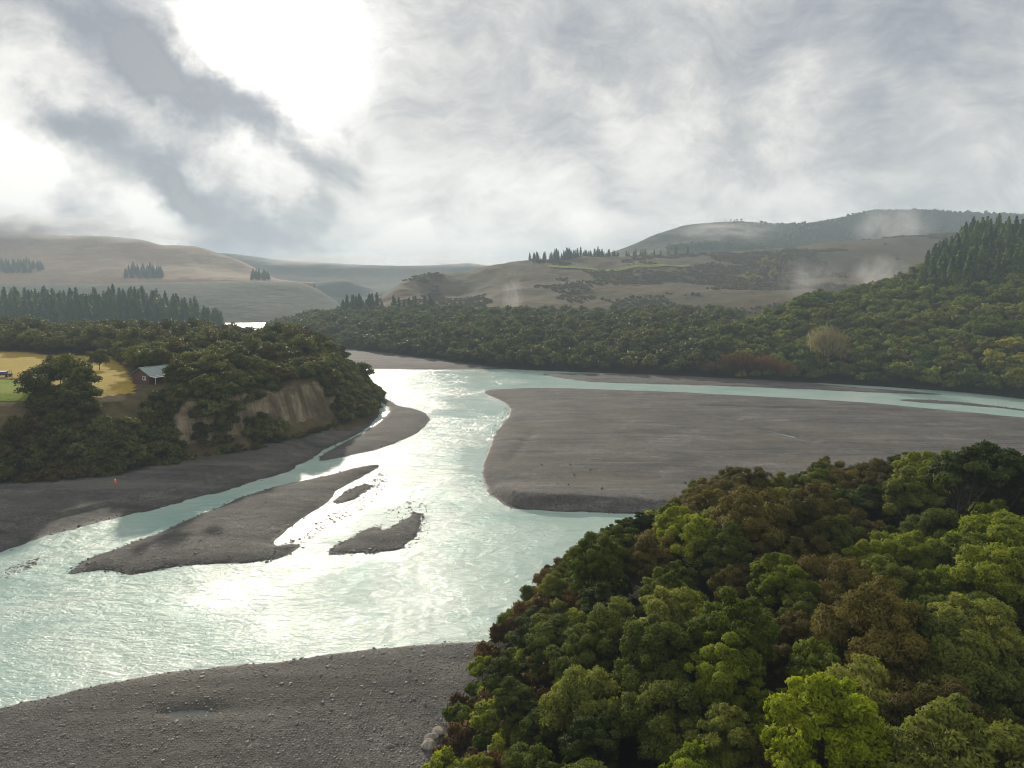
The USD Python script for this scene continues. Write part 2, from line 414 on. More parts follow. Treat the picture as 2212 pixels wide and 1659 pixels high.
# beach below the headland: its back edge runs under the slope
gravel_bar('gravel_bar', [(-400, 1330), (0, 1189), (200, 1130), (400, 1085), (560, 1040), (640, 1012), (700, 972), (760, 945), (800, 920), (818, 902), (824, 880), ('w', -75, 300), ('w', -150, 230), ('w', -260, 190), ('w', -260, 130)], 0.7, 1.9,
           'dark gravel beach running along the foot of the wooded headland', edge=0.10, seed=4, extra=beach_shape)
gravel_bar('gravel_bar', [(680, 998), (735, 988), (762, 984), (850, 960), (905, 935), (932, 906), (915, 888), (870, 880), (848, 872), (832, 858), (822, 852), (824, 866), (842, 884), (838, 897), (818, 914), (780, 938), (740, 957), (705, 977)], 0.6, 0.9,
           'curved gravel spit beside the headland tip, with a slack pool behind it', edge=0.3, seed=5)
gravel_bar('gravel_bar', [(137, 1244), (178, 1214), (260, 1182), (350, 1150), (460, 1100), (560, 1060), (690, 1031), (790, 1006), (828, 1003), (800, 1020), (740, 1050), (700, 1090), (660, 1118), (615, 1150), (583, 1182), (640, 1172), (652, 1182), (600, 1211), (450, 1219), (350, 1226), (282, 1243), (250, 1232), (200, 1232)], 0.5, 0.95,
           'long leaf shaped gravel island, largest of the islands between the channels', edge=0.45, seed=6)
gravel_bar('gravel_bar', [(722, 1090), (738, 1068), (758, 1052), (785, 1046), (808, 1050), (784, 1068), (745, 1085)], 0.4, 0.4,
           'smallest gravel island, a dark sliver in the riffle', edge=0.25, seed=7, ragged=1.0)
gravel_bar('gravel_bar', [(697, 1199), (740, 1174), (790, 1144), (812, 1135), (828, 1150), (862, 1130), (896, 1106), (914, 1114), (908, 1146), (884, 1172), (862, 1189), (800, 1191), (750, 1196)], 0.4, 0.55,
           'notched gravel islet with two points facing upstream', edge=0.3, seed=8, ragged=1.1)

PUDDLE = unproj(405, 1547)

def near_bar_shape(X, Y, Z, s):
    p = PUDDLE
    r2 = ((X - p[0]) / 3.4) ** 2 + ((Y - p[1]) / 0.95) ** 2
    Z = Z - 0.75 * np.exp(-r2) - 0.25 * np.exp(-(((X - p[0] - 4) / 9) ** 2 + ((Y - p[1] - 0.6) / 1.6) ** 2))
    # wheel ruts running up the beach below the forest
    return Z

NEAR = gravel_bar('gravel_bar', [(-500, 1690), (-200, 1590), (0, 1531), (100, 1510), (200, 1481), (330, 1460), (450, 1441), (600, 1430), (700, 1414), (850, 1396), (950, 1389), (1060, 1385), ('w', 8, 84), ('w', 2, 40), ('w', -5, 20), ('w', -70, 20), ('w', -90, 45)], 0.33, 0.85,
           'near gravel beach across the bottom of the photo with a small puddle', edge=0.28, seed=9, ragged=0.6, extra=near_bar_shape)

def z_on(path, x, y):
    poly, X, Y, Z, s = BARS[path]
    j = np.clip(np.searchsorted(X[0], x), 0, X.shape[1] - 1)
    i = np.clip(np.searchsorted(Y[:, 0], y), 0, X.shape[0] - 1)
    return Z[i, j]

pz = float(z_on(NEAR, PUDDLE[0], PUDDLE[1])) + 0.32
g = G()
pud = g('principled_bsdf', 'BSDF', base_color=(0.10, 0.105, 0.10), roughness=0.04, ior=1.33)
a = np.linspace(0, 2 * np.pi, 40, endpoint=False)
v = np.vstack([[0, 0, 0], np.stack([np.cos(a) * 4.2, np.sin(a) * 1.5, 0 * a], 1)]) + np.array([PUDDLE[0], PUDDLE[1], pz])
f = np.array([[0, i + 1, (i + 1) % 40 + 1] for i in range(40)])
tag(usdkit.mesh(stage, top('puddle'), (v, f), g.done('/World/Looks/puddle_water', surface=pud)), 'small still puddle lying in a hollow of the near gravel beach', 'puddle', kind='structure')

# ------------------------------------------------------------------ hills: surfaces laid through points at real distances
HILLS = {}

def hill(name, keys, mat, label, nu, nv, amp, scale, seed, back=0.5, drop=0.7, cat='hill', pull=None):
    """keys: (photo x, rows of (photo y, depth) from the foot to the ridge; depth None puts the point on the water level)."""
    K = []
    for px, rows in keys:
        pts = []
        for py, d in rows:
            pts.append(unproj(px, py) if d is None else at_depth(px, py, d))
        foot = pts[0]
        pts.insert(0, foot + np.array([0, -6.0, -3.0 - max(0, foot[2]) * 0.3]) if rows[0][1] is None else foot + np.array([0, -30.0, -foot[2] - 4.0]))
        r = pts[-1]
        dep = r[1] - foot[1]
        pts.append(r + np.array([r[0] / r[1] * dep * back, dep * back, -(r[2] + 3) * 0.12]))
        pts.append(r + np.array([r[0] / r[1] * dep * back * 3, dep * back * 3, -(r[2] + 3) * drop]))
        K.append(pts)
    K = np.array(K)
    px = np.array([k[0] for k in keys], float)
    U = np.linspace(px[0], px[-1], nu)
    A = PchipInterpolator(px, K, axis=0)(U)                     # nu, rows, 3
    nr = K.shape[1]
    V = np.linspace(0, nr - 1, nv)
    S = PchipInterpolator(np.arange(nr), A, axis=1)(V)          # nu, nv, 3
    taper = np.clip((V - 0.9) / 0.6, 0, 1)[None, :]
    x, y = S[..., 0], S[..., 1]
    S[..., 2] += taper * (amp * fbm2(x, y, scale, 5, seed) + 0.35 * amp * (np.abs(fbm2(x + 0.5 * y, y * 0.35, scale * 0.55, 3, seed + 5)) - 0.12) * -1.6)
    idx = np.arange(nu * nv).reshape(nu, nv)
    a, b, c, d = idx[:-1, :-1], idx[1:, :-1], idx[1:, 1:], idx[:-1, 1:]
    f = np.concatenate([np.stack([a, b, c], -1).reshape(-1, 3), np.stack([a, c, d], -1).reshape(-1, 3)])
    tag(usdkit.mesh(stage, top(name), (S.reshape(-1, 3), f), mat, True), label, cat, kind='structure')
    HILLS[label] = (U, V, S)
    return S

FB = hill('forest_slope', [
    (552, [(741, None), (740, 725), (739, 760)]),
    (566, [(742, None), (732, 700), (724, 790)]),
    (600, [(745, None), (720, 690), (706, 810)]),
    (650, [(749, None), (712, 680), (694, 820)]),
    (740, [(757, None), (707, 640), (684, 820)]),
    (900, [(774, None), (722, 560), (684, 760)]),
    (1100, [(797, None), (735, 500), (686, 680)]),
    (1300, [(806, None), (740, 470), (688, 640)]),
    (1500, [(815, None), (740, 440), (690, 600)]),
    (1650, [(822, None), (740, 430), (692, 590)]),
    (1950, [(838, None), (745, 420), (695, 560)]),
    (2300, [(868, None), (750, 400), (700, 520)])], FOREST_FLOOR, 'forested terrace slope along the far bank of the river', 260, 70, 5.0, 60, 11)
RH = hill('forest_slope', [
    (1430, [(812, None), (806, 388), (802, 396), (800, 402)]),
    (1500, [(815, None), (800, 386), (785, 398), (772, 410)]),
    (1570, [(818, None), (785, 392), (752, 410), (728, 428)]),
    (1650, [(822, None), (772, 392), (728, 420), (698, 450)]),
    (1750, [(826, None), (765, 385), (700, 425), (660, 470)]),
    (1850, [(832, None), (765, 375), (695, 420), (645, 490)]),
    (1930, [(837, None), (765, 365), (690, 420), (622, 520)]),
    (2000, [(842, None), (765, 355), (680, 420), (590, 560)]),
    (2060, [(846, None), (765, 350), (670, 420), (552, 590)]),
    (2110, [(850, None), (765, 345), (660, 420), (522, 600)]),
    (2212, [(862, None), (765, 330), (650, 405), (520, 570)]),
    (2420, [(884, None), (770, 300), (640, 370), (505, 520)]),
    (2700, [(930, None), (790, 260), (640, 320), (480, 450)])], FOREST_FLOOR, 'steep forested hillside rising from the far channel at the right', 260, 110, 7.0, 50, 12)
BH = hill('brown_hill', [
    (800, [(668, 860), (660, 900), (652, 950)]),
    (830, [(668, 850), (652, 900), (640, 960)]),
    (880, [(670, 820), (640, 920), (610, 1020)]),
    (1000, [(676, 780), (640, 950), (590, 1150)]),
    (1060, [(676, 760), (632, 950), (574, 1180)]),
    (1130, [(678, 750), (625, 950), (558, 1200)]),
    (1300, [(680, 730), (615, 920), (555, 1220)]),
    (1500, [(680, 710), (610, 920), (549, 1240)]),
    (1750, [(680, 690), (605, 920), (536, 1240)]),
    (1950, [(680, 690), (600, 920), (520, 1240)]),
    (2150, [(680, 700), (600, 920), (512, 1240)]),
    (2500, [(680, 700), (600, 920), (505, 1240)])], BROWN_HILL, 'brown scrub covered hill with gullies behind the far bank forest', 420, 170, 30.0, 150, 21)
FR = hill('far_ridge', [
    (1270, [(562, 1500), (560, 1600), (556, 1750)]),
    (1355, [(558, 1500), (548, 1650), (531, 1800)]),
    (1420, [(556, 1500), (534, 1700), (505, 1850)]),
    (1500, [(556, 1500), (525, 1700), (484, 1900)]),
    (1580, [(556, 1500), (522, 1700), (478, 1900)]),
    (1680, [(556, 1500), (524, 1700), (483, 1900)]),
    (1760, [(556, 1500), (522, 1700), (481, 1950)]),
    (1830, [(556, 1500), (516, 1700), (470, 2000)]),
    (1890, [(556, 1500), (510, 1700), (457, 2000)]),
    (1980, [(556, 1500), (508, 1700), (455, 2000)]),
    (2070, [(556, 1500), (508, 1700), (460, 2000)]),
    (2300, [(556, 1500), (508, 1700), (468, 2000)]),
    (2600, [(556, 1500), (508, 1700), (480, 2000)])], FAR_RIDGE, 'long far ridge behind the brown hill, partly wooded, mist along it', 240, 60, 18.0, 220, 31)
LB = hill('tussock_hill', [
    (-300, [(614, 1500), (560, 1750), (470, 2100)]),
    (-100, [(614, 1500), (560, 1750), (484, 2100)]),
    (0, [(614, 1500), (562, 1750), (495, 2100)]),
    (120, [(612, 1500), (566, 1750), (506, 2100)]),
    (240, [(610, 1500), (566, 1750), (511, 2050)]),
    (310, [(609, 1500), (570, 1750), (519, 2000)]),
    (360, [(608, 1500), (574, 1750), (531, 2000)]),
    (410, [(608, 1500), (576, 1750), (533, 2000)]),
    (480, [(608, 1500), (582, 1750), (550, 1950)]),
    (550, [(608, 1500), (594, 1700), (577, 1850)]),
    (600, [(608, 1500), (602, 1650), (598, 1750)]),
    (680, [(612, 1500), (612, 1600), (612, 1700)])], TUSSOCK, 'smooth brown tussock hill on the left under low cloud', 260, 110, 26.0, 260, 41)
LT = hill('river_terrace', [
    (-300, [(700, 1000), (650, 1150), (612, 1350)]),
    (200, [(700, 1010), (650, 1150), (612, 1350)]),
    (400, [(698, 1030), (650, 1150), (609, 1350)]),
    (560, [(697, 1040), (650, 1180), (607, 1380)]),
    (640, [(697, 1060), (655, 1200), (609, 1400)]),
    (680, [(698, 1060), (662, 1200), (622, 1400)]),
    (710, [(699, 1060), (672, 1200), (640, 1400)]),
    (760, [(700, 1070), (690, 1200), (676, 1400)]),
    (860, [(700, 1080), (698, 1200), (696, 1400)])], FAR_FOREST, 'dark scrubby terrace with a level top below the tussock hill', 200, 50, 7.0, 120, 51)
BM = hill('mountain', [
    (250, [(640, 2000), (590, 2200), (545, 2450)]),
    (480, [(640, 2000), (590, 2200), (548, 2450)]),
    (600, [(640, 1800), (600, 2200), (562, 2450)]),
    (700, [(640, 1800), (605, 2200), (570, 2450)]),
    (850, [(640, 1800), (605, 2200), (574, 2450)]),
    (1000, [(640, 1800), (600, 2200), (570, 2450)]),
    (1080, [(640, 1800), (606, 2200), (580, 2450)]),
    (1200, [(640, 1800), (615, 2200), (600, 2450)])], FAR_FOREST, 'blue mountain range closing the valley under the cloud', 160, 40, 18.0, 300, 61)
BM2 = hill('mountain', [
    (600, [(660, 1700), (648, 1800), (640, 1900)]),
    (670, [(660, 1700), (635, 1800), (612, 1900)]),
    (740, [(660, 1700), (632, 1800), (604, 1900)]),
    (780, [(660, 1700), (638, 1800), (616, 1900)]),
    (860, [(660, 1700), (648, 1800), (640, 1900)]),
    (960, [(660, 1700), (655, 1800), (650, 1900)])], FAR_FOREST, 'low blue foothill in front of the mountain range in the valley gap', 100, 30, 10.0, 160, 62)
LC = hill('forest_slope', [
    (-300, [(712, 640), (690, 690), (660, 760)]),
    (0, [(710, 640), (690, 690), (662, 760)]),
    (120, [(710, 650), (690, 690), (668, 760)]),
    (230, [(710, 660), (690, 700), (662, 770)]),
    (330, [(710, 670), (690, 710), (668, 780)]),
    (400, [(712, 680), (698, 720), (686, 780)]),
    (450, [(714, 690), (706, 730), (702, 780)]),
    (485, [(718, 700), (714, 740), (714, 780)])], FOREST_FLOOR, 'hazy slope under the dark conifer plantation on the left', 140, 50, 4.0, 60, 71)

# ------------------------------------------------------------------ headland (left) and near bank (right): ground from the distance to its foot
class Mound:
    def __init__(s, foot, prof, seed, top_noise=0.6, foot_noise=5.0):
        s.poly = shapely.Polygon(foot).buffer(0)
        s.prof, s.seed, s.tn, s.fn = prof, seed, top_noise, foot_noise

    def z(s, x, y):
        x, y = np.asarray(x, float), np.asarray(y, float)
        d = signed(s.poly, x.ravel(), y.ravel()).reshape(x.shape)
        d = d + s.fn * fbm2(x, y, 14, 4, s.seed) * np.clip((d + 4) / 8, 0, 1)
        zz = s.prof(d, x, y)
        return zz + np.clip(d / 10, 0, 1) * (s.tn * 2 * fbm2(x, y, 25, 4, s.seed + 3))

HP = [unproj(*p)[:2] for p in [(0, 1064), (120, 1056), (240, 1046), (400, 1013), (560, 986), (680, 951), (760, 926), (800, 905), (818, 886), (822, 868)]]
HEAD_FOOT = [(-420, 150), (-190, 152)] + [tuple(p) for p in HP] + [(-54, 298), (-78, 332), (-120, 362), (-200, 415), (-330, 465), (-420, 480)]

def head_prof(d, x, y):
    # bare cliff between the wooded slope (left) and the tip (right)
    q = x / np.maximum(y, 1)
    k = np.clip((q + 0.50) / 0.03, 0, 1) * np.clip((-0.245 - q) / 0.03, 0, 1)
    slope = np.interp(d, [-4, 0, 3, 8, 14, 20, 30, 60], [-3, 0.6, 2.0, 6.5, 12.5, 16.5, 18.6, 19.0])
    cliff = np.interp(d, [-4, 0, 4, 7, 8.6, 10.2, 12, 18, 60], [-3, 0.9, 2.8, 5.0, 10.5, 15.5, 17.2, 18.6, 19.0])
    return slope * (1 - k) + cliff * k

HEAD = Mound(HEAD_FOOT, head_prof, 81, 0.35, 7.0)
xs, ys = np.arange(-424, -30, 1.0), np.arange(146, 484, 1.0)
X, Y = np.meshgrid(xs, ys)
S0 = signed(HEAD.poly, X.ravel(), Y.ravel()).reshape(X.shape)
Z = HEAD.z(X, Y)
tag(sheet(top('headland'), X, Y, Z, (S0 > -4) & (np.abs(X) < 0.80 * Y + 30), CLIFF), 'headland terrace with a tan eroded cliff above the river on the left', 'headland', kind='structure')

def drape(name, pts_px, zbase, mound, mat, label, cat, lift=0.06, step=1.5):
    poly = shapely.Polygon(smooth_line([unproj(px, py, zbase)[:2] for px, py in pts_px])).buffer(0)
    x0, y0, x1, y1 = poly.bounds
    X, Y = np.meshgrid(np.arange(x0, x1, step), np.arange(y0, y1, step))
    s = signed(poly, X.ravel(), Y.ravel()).reshape(X.shape) + 2.5 * fbm2(X, Y, 8, 3, 5)
    Z = mound.z(X, Y) + lift
    tag(sheet(top(name), X, Y, Z, (s > 0) & (Z > zbase - 1.6), mat), label, cat, kind='structure')
    return poly

FIELD_DRY = drape('meadow', [(-200, 762), (60, 758), (105, 768), (240, 768), (275, 790), (300, 830), (310, 862), (290, 872), (225, 866), (180, 840), (90, 828), (60, 818), (-200, 822)], 19.0, HEAD, DRY_GRASS, 'dry golden grass paddock beside the brown house on the headland', 'meadow')
FIELD_GREEN = drape('meadow', [(-200, 822), (60, 818), (85, 832), (75, 850), (40, 872), (10, 905), (-200, 930)], 19.0, HEAD, PASTURE, 'bright green grass paddock at the left edge of the photo', 'meadow')

NEAR_FOOT = [(-13, 20), (-12, 40), (-9, 55), (-7, 64), (-3, 84), (5, 103), (20, 118), (50, 126), (100, 130), (160, 132), (300, 135), (300, -60), (-20, -60)]

def near_prof(d, x, y):
    return np.interp(d, [-4, 0, 3, 6, 10, 17, 25, 40, 80, 200], [-3, 0.6, 2.4, 4.6, 7.4, 10.4, 11.8, 12.4, 13.0, 14.0])

BANK = Mound(NEAR_FOOT, near_prof, 91, 0.8, 4.0)
xs, ys = np.arange(-20, 232, 1.0), np.arange(18, 242, 1.0)
X, Y = np.meshgrid(xs, ys)
S0 = signed(BANK.poly, X.ravel(), Y.ravel()).reshape(X.shape)
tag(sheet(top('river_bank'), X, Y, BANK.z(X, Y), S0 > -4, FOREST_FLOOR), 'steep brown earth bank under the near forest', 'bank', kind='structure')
# ------------------------------------------------------------------ foliage
def mat_leaf(name, dark, mid, light, trans=0.3, patch=0.16, warm=None):
    g = G()
    p = g('geometry', 'position')
    rnd = g('object_info', 'random')
    isl = g('geometry', 'random_per_island')
    n = g.noise(p, patch, 3, 0.6)
    n4 = g.noise(p, patch * 5.0, 3, 0.6)
    v = g.m('multiply_add', g.m('subtract', n, 0.5), 0.8, 0.5)
    v = g.m('multiply_add', g.m('subtract', n4, 0.5), 0.75, v)
    v = g.m('multiply_add', g.m('subtract', rnd, 0.5), 0.55, v)
    v = g.m('multiply_add', g.m('subtract', isl, 0.5), 0.45, v)
    col = g.ramp(v, [(0.12, dark), (0.5, mid), (0.88, light)])
    if warm:
        k = g.rng(g.noise(p, 0.09, 3, 0.6), 0.52, 0.64)
        col = g.mix(g.m('multiply', k, 0.85), col, g.mix(isl, tuple(c * 0.7 for c in warm), warm))
    a = g('principled_bsdf', 'BSDF', base_color=col, roughness=0.65, specular_ior_level=0.12)
    b = g('translucent_bsdf', 'BSDF', color=g('vector_math', 'vector', math_type='multiply', vector1=col, vector2=(1.5, 1.6, 0.7)))
    return g.done('/World/Looks/' + name, surface=g('mix_closure', 'closure', fac=float(trans), closure1=a, closure2=b))

LEAF = {
    'green': mat_leaf('leaf_green', (0.0875, 0.1166, 0.0105), (0.2158, 0.2426, 0.021), (0.3499, 0.3441, 0.0443), 0.42),
    'grey': mat_leaf('leaf_grey_green', (0.0891, 0.1093, 0.019), (0.2079, 0.2198, 0.0404), (0.3386, 0.3208, 0.076), 0.40),
    'bronze': mat_leaf('leaf_bronze', (0.072, 0.060, 0.015), (0.150, 0.122, 0.030), (0.235, 0.190, 0.046), 0.36),
    'lime': mat_leaf('leaf_lime', (0.1188, 0.1566, 0.0076), (0.2484, 0.2862, 0.0119), (0.3564, 0.3672, 0.0259), 0.44),
    'dark': mat_leaf('leaf_dark', (0.036, 0.0552, 0.0096), (0.096, 0.1176, 0.0192), (0.198, 0.186, 0.0324), 0.34),
    'rust': mat_leaf('leaf_rust', (0.072, 0.0456, 0.0156), (0.156, 0.0936, 0.0288), (0.228, 0.144, 0.0456), 0.3),
    'headland': mat_leaf('leaf_headland', (0.0644, 0.0741, 0.0209), (0.1385, 0.1449, 0.0435), (0.2415, 0.2222, 0.0708), 0.34, 0.10, (0.130, 0.090, 0.034)),
    'far': mat_leaf('leaf_far_bank', (0.0612, 0.0805, 0.0225), (0.1288, 0.1481, 0.0419), (0.2415, 0.2383, 0.0708), 0.34, 0.05, (0.125, 0.092, 0.036)),
    'hillside': mat_leaf('leaf_hillside', (0.0683, 0.0994, 0.0171), (0.1631, 0.1941, 0.0327), (0.3571, 0.3338, 0.0698), 0.40, 0.06, (0.18, 0.138, 0.036)),
    'gold': mat_leaf('leaf_gold', (0.14, 0.145, 0.018), (0.27, 0.245, 0.036), (0.42, 0.36, 0.075), 0.40),
    'conifer': mat_leaf('needles', (0.0377, 0.0638, 0.0174), (0.0899, 0.1305, 0.029), (0.1885, 0.2175, 0.0464), 0.3, 0.03),
    'willow': mat_leaf('willow_twigs', (0.13, 0.062, 0.022), (0.24, 0.112, 0.038), (0.33, 0.17, 0.062), 0.3),
    'pale': mat_leaf('pale_twigs', (0.24, 0.195, 0.115), (0.38, 0.31, 0.185), (0.5, 0.42, 0.26), 0.3),
    'scrub': mat_leaf('leaf_scrub', (0.080, 0.070, 0.030), (0.125, 0.100, 0.045), (0.17, 0.13, 0.060), 0.28, 0.02),
}
BARK = mat_plain('bark', (0.055, 0.045, 0.034), 0.9, 0.35, 6.0, 0.1)
PALE_BARK = mat_plain('pale_bark', (0.22, 0.19, 0.14), 0.9, 0.3, 6.0, 0.1)

def norm(a):
    return a / np.maximum(np.linalg.norm(a, axis=-1, keepdims=True), 1e-9)

def sprays(pos, out, size, rng, long=1.8, droop=0.0, flat=0.75, up=0.25):
    """leaf sprays as small diamonds: vertices, quads and shading normals"""
    n = len(pos)
    lean = norm(out + flat * rng.normal(size=(n, 3)))
    lean = np.where((lean * out).sum(1, keepdims=True) < 0, -lean, lean)
    t = norm(np.cross(lean, rng.normal(size=(n, 3))))
    t[:, 2] -= droop
    t = norm(t)
    b = norm(np.cross(lean, t))
    s = size * rng.uniform(0.6, 1.4, (n, 1))
    t, b = t * s * long * 0.5, b * s * 0.5
    v = np.stack([pos - t, pos + b, pos + t, pos - b], 1).reshape(-1, 3)
    f = np.arange(4 * n).reshape(n, 4)
    # the winding must face outwards
    gn = np.cross(v[f[:, 1]] - v[f[:, 0]], v[f[:, 2]] - v[f[:, 0]])
    flip = (gn * out).sum(1) < 0
    f[flip] = f[flip][:, ::-1]
    nn = norm(0.5 * out + np.array([0, 0, up]) + 0.7 * lean)
    return v, f, np.repeat(nn, 4, 0)

def puff(rng, centres, radii, per, size, **k):
    """leaf shells over lumps: dense on top, ragged below"""
    P, O = [], []
    mid = centres.mean(0)
    for c, r in zip(centres, radii):
        m = max(6, int(per * (r[0] / radii[:, 0].mean()) ** 2))
        d = norm(rng.normal(size=(int(m * 1.6), 3)))
        d = d[d[:, 2] > rng.uniform(-0.75, -0.25, len(d))][:m]
        rad = rng.uniform(0.45, 1.15, (len(d), 1)) ** 0.7 * (1 + 0.22 * np.sin(d @ rng.normal(0, 4, 3) + rng.uniform(0, 6)))[:, None]
        p = c + d * r * rad
        P.append(p)
        O.append(norm(norm(d / r) * 0.8 + 0.35 * norm(p - mid)))
    return sprays(np.concatenate(P), np.concatenate(O), size, rng, **k)

def tube(pts, rad, sides=6):
    pts = np.asarray(pts, float)
    t = norm(np.gradient(pts, axis=0))
    ref = np.where(np.abs(t[:, 2:3]) < 0.9, [[0, 0, 1.0]], [[1.0, 0, 0]])
    a = norm(np.cross(t, ref)); b = np.cross(t, a)
    ang = np.arange(sides) * 2 * np.pi / sides
    v = pts[:, None] + np.asarray(rad)[:, None, None] * (np.cos(ang)[None, :, None] * a[:, None] + np.sin(ang)[None, :, None] * b[:, None])
    i, j = np.meshgrid(np.arange(len(pts) - 1), np.arange(sides), indexing='ij')
    f = np.stack([i * sides + j, i * sides + (j + 1) % sides, (i + 1) * sides + (j + 1) % sides, (i + 1) * sides + j], -1).reshape(-1, 4)
    return v.reshape(-1, 3), f

def join(parts):
    V, F, n = [], [], 0
    for v, f in parts:
        V.append(v); F.append(f + n); n += len(v)
    return np.concatenate(V), np.concatenate(F)

def branchy(rng, h, tips, r0, sides=6, fork=0.35, bend=0.25):
    """trunk that forks to every tip"""
    lean = rng.normal(0, 0.05 * h, 2)
    k = np.linspace(0, 1, 6)
    trunk = np.stack([lean[0] * k ** 2 + 0.03 * h * np.sin(5 * k + rng.uniform(0, 6)) * k, lean[1] * k ** 2, -0.6 + k * (h * 0.78 + 0.6)], 1)
    out = [tube(trunk, r0 * (1 - 0.75 * k), sides)]
    for t in tips:
        q = rng.uniform(fork, 0.9)
        z = min(q * h * 0.78, max(0.2 * h, t[2] - 0.1 * h))
        s = np.array([np.interp(z, trunk[:, 2], trunk[:, 0]), np.interp(z, trunk[:, 2], trunk[:, 1]), z])
        m = 0.5 * (s + t) + np.array([0, 0, -bend * 0.2 * h]) + rng.normal(0, 0.03 * h, 3)
        u = np.linspace(0, 1, 5)[:, None]
        c = (1 - u) ** 2 * s + 2 * u * (1 - u) * m + u ** 2 * t
        out.append(tube(c, r0 * 0.45 * (1 - 0.8 * u[:, 0]) + 0.008, max(4, sides - 2)))
    return join(out)

KINDS = {}

def kind(name, crown, trunk, leaf, bark=BARK, extra_crown=None):
    """one model of a tree, held as a class that the trees refer to"""
    path = '/World/model_' + name
    stage.CreateClassPrim(path)
    tr = raw_mesh(path + '/trunk', trunk[0], trunk[1], None, bark)
    raw_mesh(path + '/crown', crown[0], crown[1], crown[2], LEAF[leaf] if isinstance(leaf, str) else leaf)
    KINDS[name] = path
    return name

def lumps(rng, n, h, r, base, flat, rmin, rmax, top_bias=0.0):
    """centres and radii of the leafy lumps of a crown of height h and radius r"""
    d = norm(rng.normal(size=(n * 3, 3)))
    d = d[d[:, 2] > -0.35][:n]
    c = d * rng.uniform(0.35, 0.95, (len(d), 1)) * np.array([r, r, (h - base) * 0.5])
    c[:, 2] += base + (h - base) * 0.46
    s = rng.uniform(rmin, rmax, len(c))
    return c, np.stack([s, s, s * flat], 1)

def make_broadleaf(name, leaf, seed, h, r, n, per, size, base=0.3, flat=0.75, rl=(0.28, 0.45), bark=BARK, sides=6, r0=0.022, long=1.8, droop=0.1):
    rng = np.random.default_rng(seed)
    c, s = lumps(rng, n, h, r, base * h, flat, rl[0] * r, rl[1] * r)
    crown = puff(rng, c, s, per, size, long=long, droop=droop)
    return kind(name, crown, branchy(rng, h, c, r0 * h, sides), leaf, bark)

def make_conifer(name, leaf, seed, h, r, rows, per, size):
    rng = np.random.default_rng(seed)
    P, O = [], []
    for i in range(rows):
        q = (i + rng.uniform(-0.3, 0.3)) / rows
        z = h * (0.10 + 0.90 * max(q, 0))
        rr = r * (1 - max(q, 0)) ** 0.8 * rng.uniform(0.75, 1.15) + 0.1
        m = max(4, int(per * (0.25 + rr / r)))
        a = rng.uniform(0, 2 * np.pi, m)
        k = np.sqrt(rng.uniform(0.05, 1, m))
        lobes = 1 + 0.25 * np.sin(a * 5 + i * 1.7)
        P.append(np.stack([np.cos(a) * rr * k * lobes, np.sin(a) * rr * k * lobes, z - 0.30 * rr * k + rng.normal(0, 0.012 * h, m)], 1))
        O.append(norm(np.stack([np.cos(a) * k, np.sin(a) * k, 0 * a + 0.55], 1)))
    crown = sprays(np.concatenate(P), np.concatenate(O), size, rng, long=2.0, droop=0.25, flat=0.5)
    k = np.linspace(0, 1, 5)
    return kind(name, crown, tube(np.stack([0 * k, 0 * k, -0.8 + k * (h + 0.6)], 1), 0.012 * h * (1 - 0.9 * k) + 0.02, 5), leaf)

def make_bare(name, leaf, seed, h, r, n, twigs, bark, fan=0.8, w=0.05):
    """leafless tree: trunk, limbs and a haze of upright twigs"""
    rng = np.random.default_rng(seed)
    c, s = lumps(rng, n, h, r, 0.25 * h, 0.9, 0.3 * r, 0.5 * r)
    tr = branchy(rng, h, c, 0.016 * h, 5)
    V, F = [], []
    m = n * twigs
    a = c[rng.integers(0, n, m)] + rng.normal(0, 0.25 * r, (m, 3)) * np.array([1, 1, 0.8])
    a[:, 2] = np.maximum(a[:, 2], 0.12 * h)
    ax = norm(np.stack([a[:, 0], a[:, 1], 0 * a[:, 2]], 1)) * fan * 0.5 + np.array([0, 0, 1.0]) + rng.normal(0, 0.3, (m, 3))
    t = norm(ax) * rng.uniform(0.06, 0.16, (m, 1)) * h
    b = norm(np.cross(t, rng.normal(size=(m, 3)))) * w * rng.uniform(0.5, 1.3, (m, 1))
    v = np.stack([a - t * 0.5, a + b, a + t, a - b], 1).reshape(-1, 3)
    nn = norm(norm(a - np.array([0, 0, 0.5 * h])) + np.array([0, 0, 0.4]))
    return kind(name, (v, np.arange(4 * m).reshape(m, 4), np.repeat(nn, 4, 0)), tr, leaf, bark)

# near trees, seen at 35 to 110 m
NEAR_KINDS = {}
for k, (leaf, h, r, n, per, size, flat) in {
        'feathery_green': ('green', 10.5, 3.6, 84, 540, 0.11, 0.80), 'feathery_grey': ('grey', 10.0, 3.5, 84, 540, 0.105, 0.80),
        'bronze': ('bronze', 9.6, 4.0, 84, 560, 0.095, 0.75), 'lime': ('lime', 9.6, 3.0, 70, 520, 0.098, 0.9),
        'dark': ('dark', 11.5, 3.4, 64, 540, 0.12, 0.5), 'shrub_green': ('green', 2.6, 1.5, 14, 200, 0.15, 0.8), 'shrub_rust': ('rust', 2.4, 1.4, 14, 200, 0.13, 0.8), 'shrub_grey': ('grey', 2.6, 1.5, 14, 200, 0.14, 0.8)}.items():
    NEAR_KINDS[k] = [make_broadleaf(f'{k}_{"abc"[i]}', leaf, 100 + 7 * len(k) + i, h * (1 + 0.12 * (i - 1)), r * (1 + 0.1 * (1 - i)), n + 3 * i, per, size, 0.22 if 'shrub' not in k else 0.05, flat, (0.10, 0.25) if 'shrub' not in k else (0.24, 0.40), r0=0.016, long=2.4) for i in range(3)]
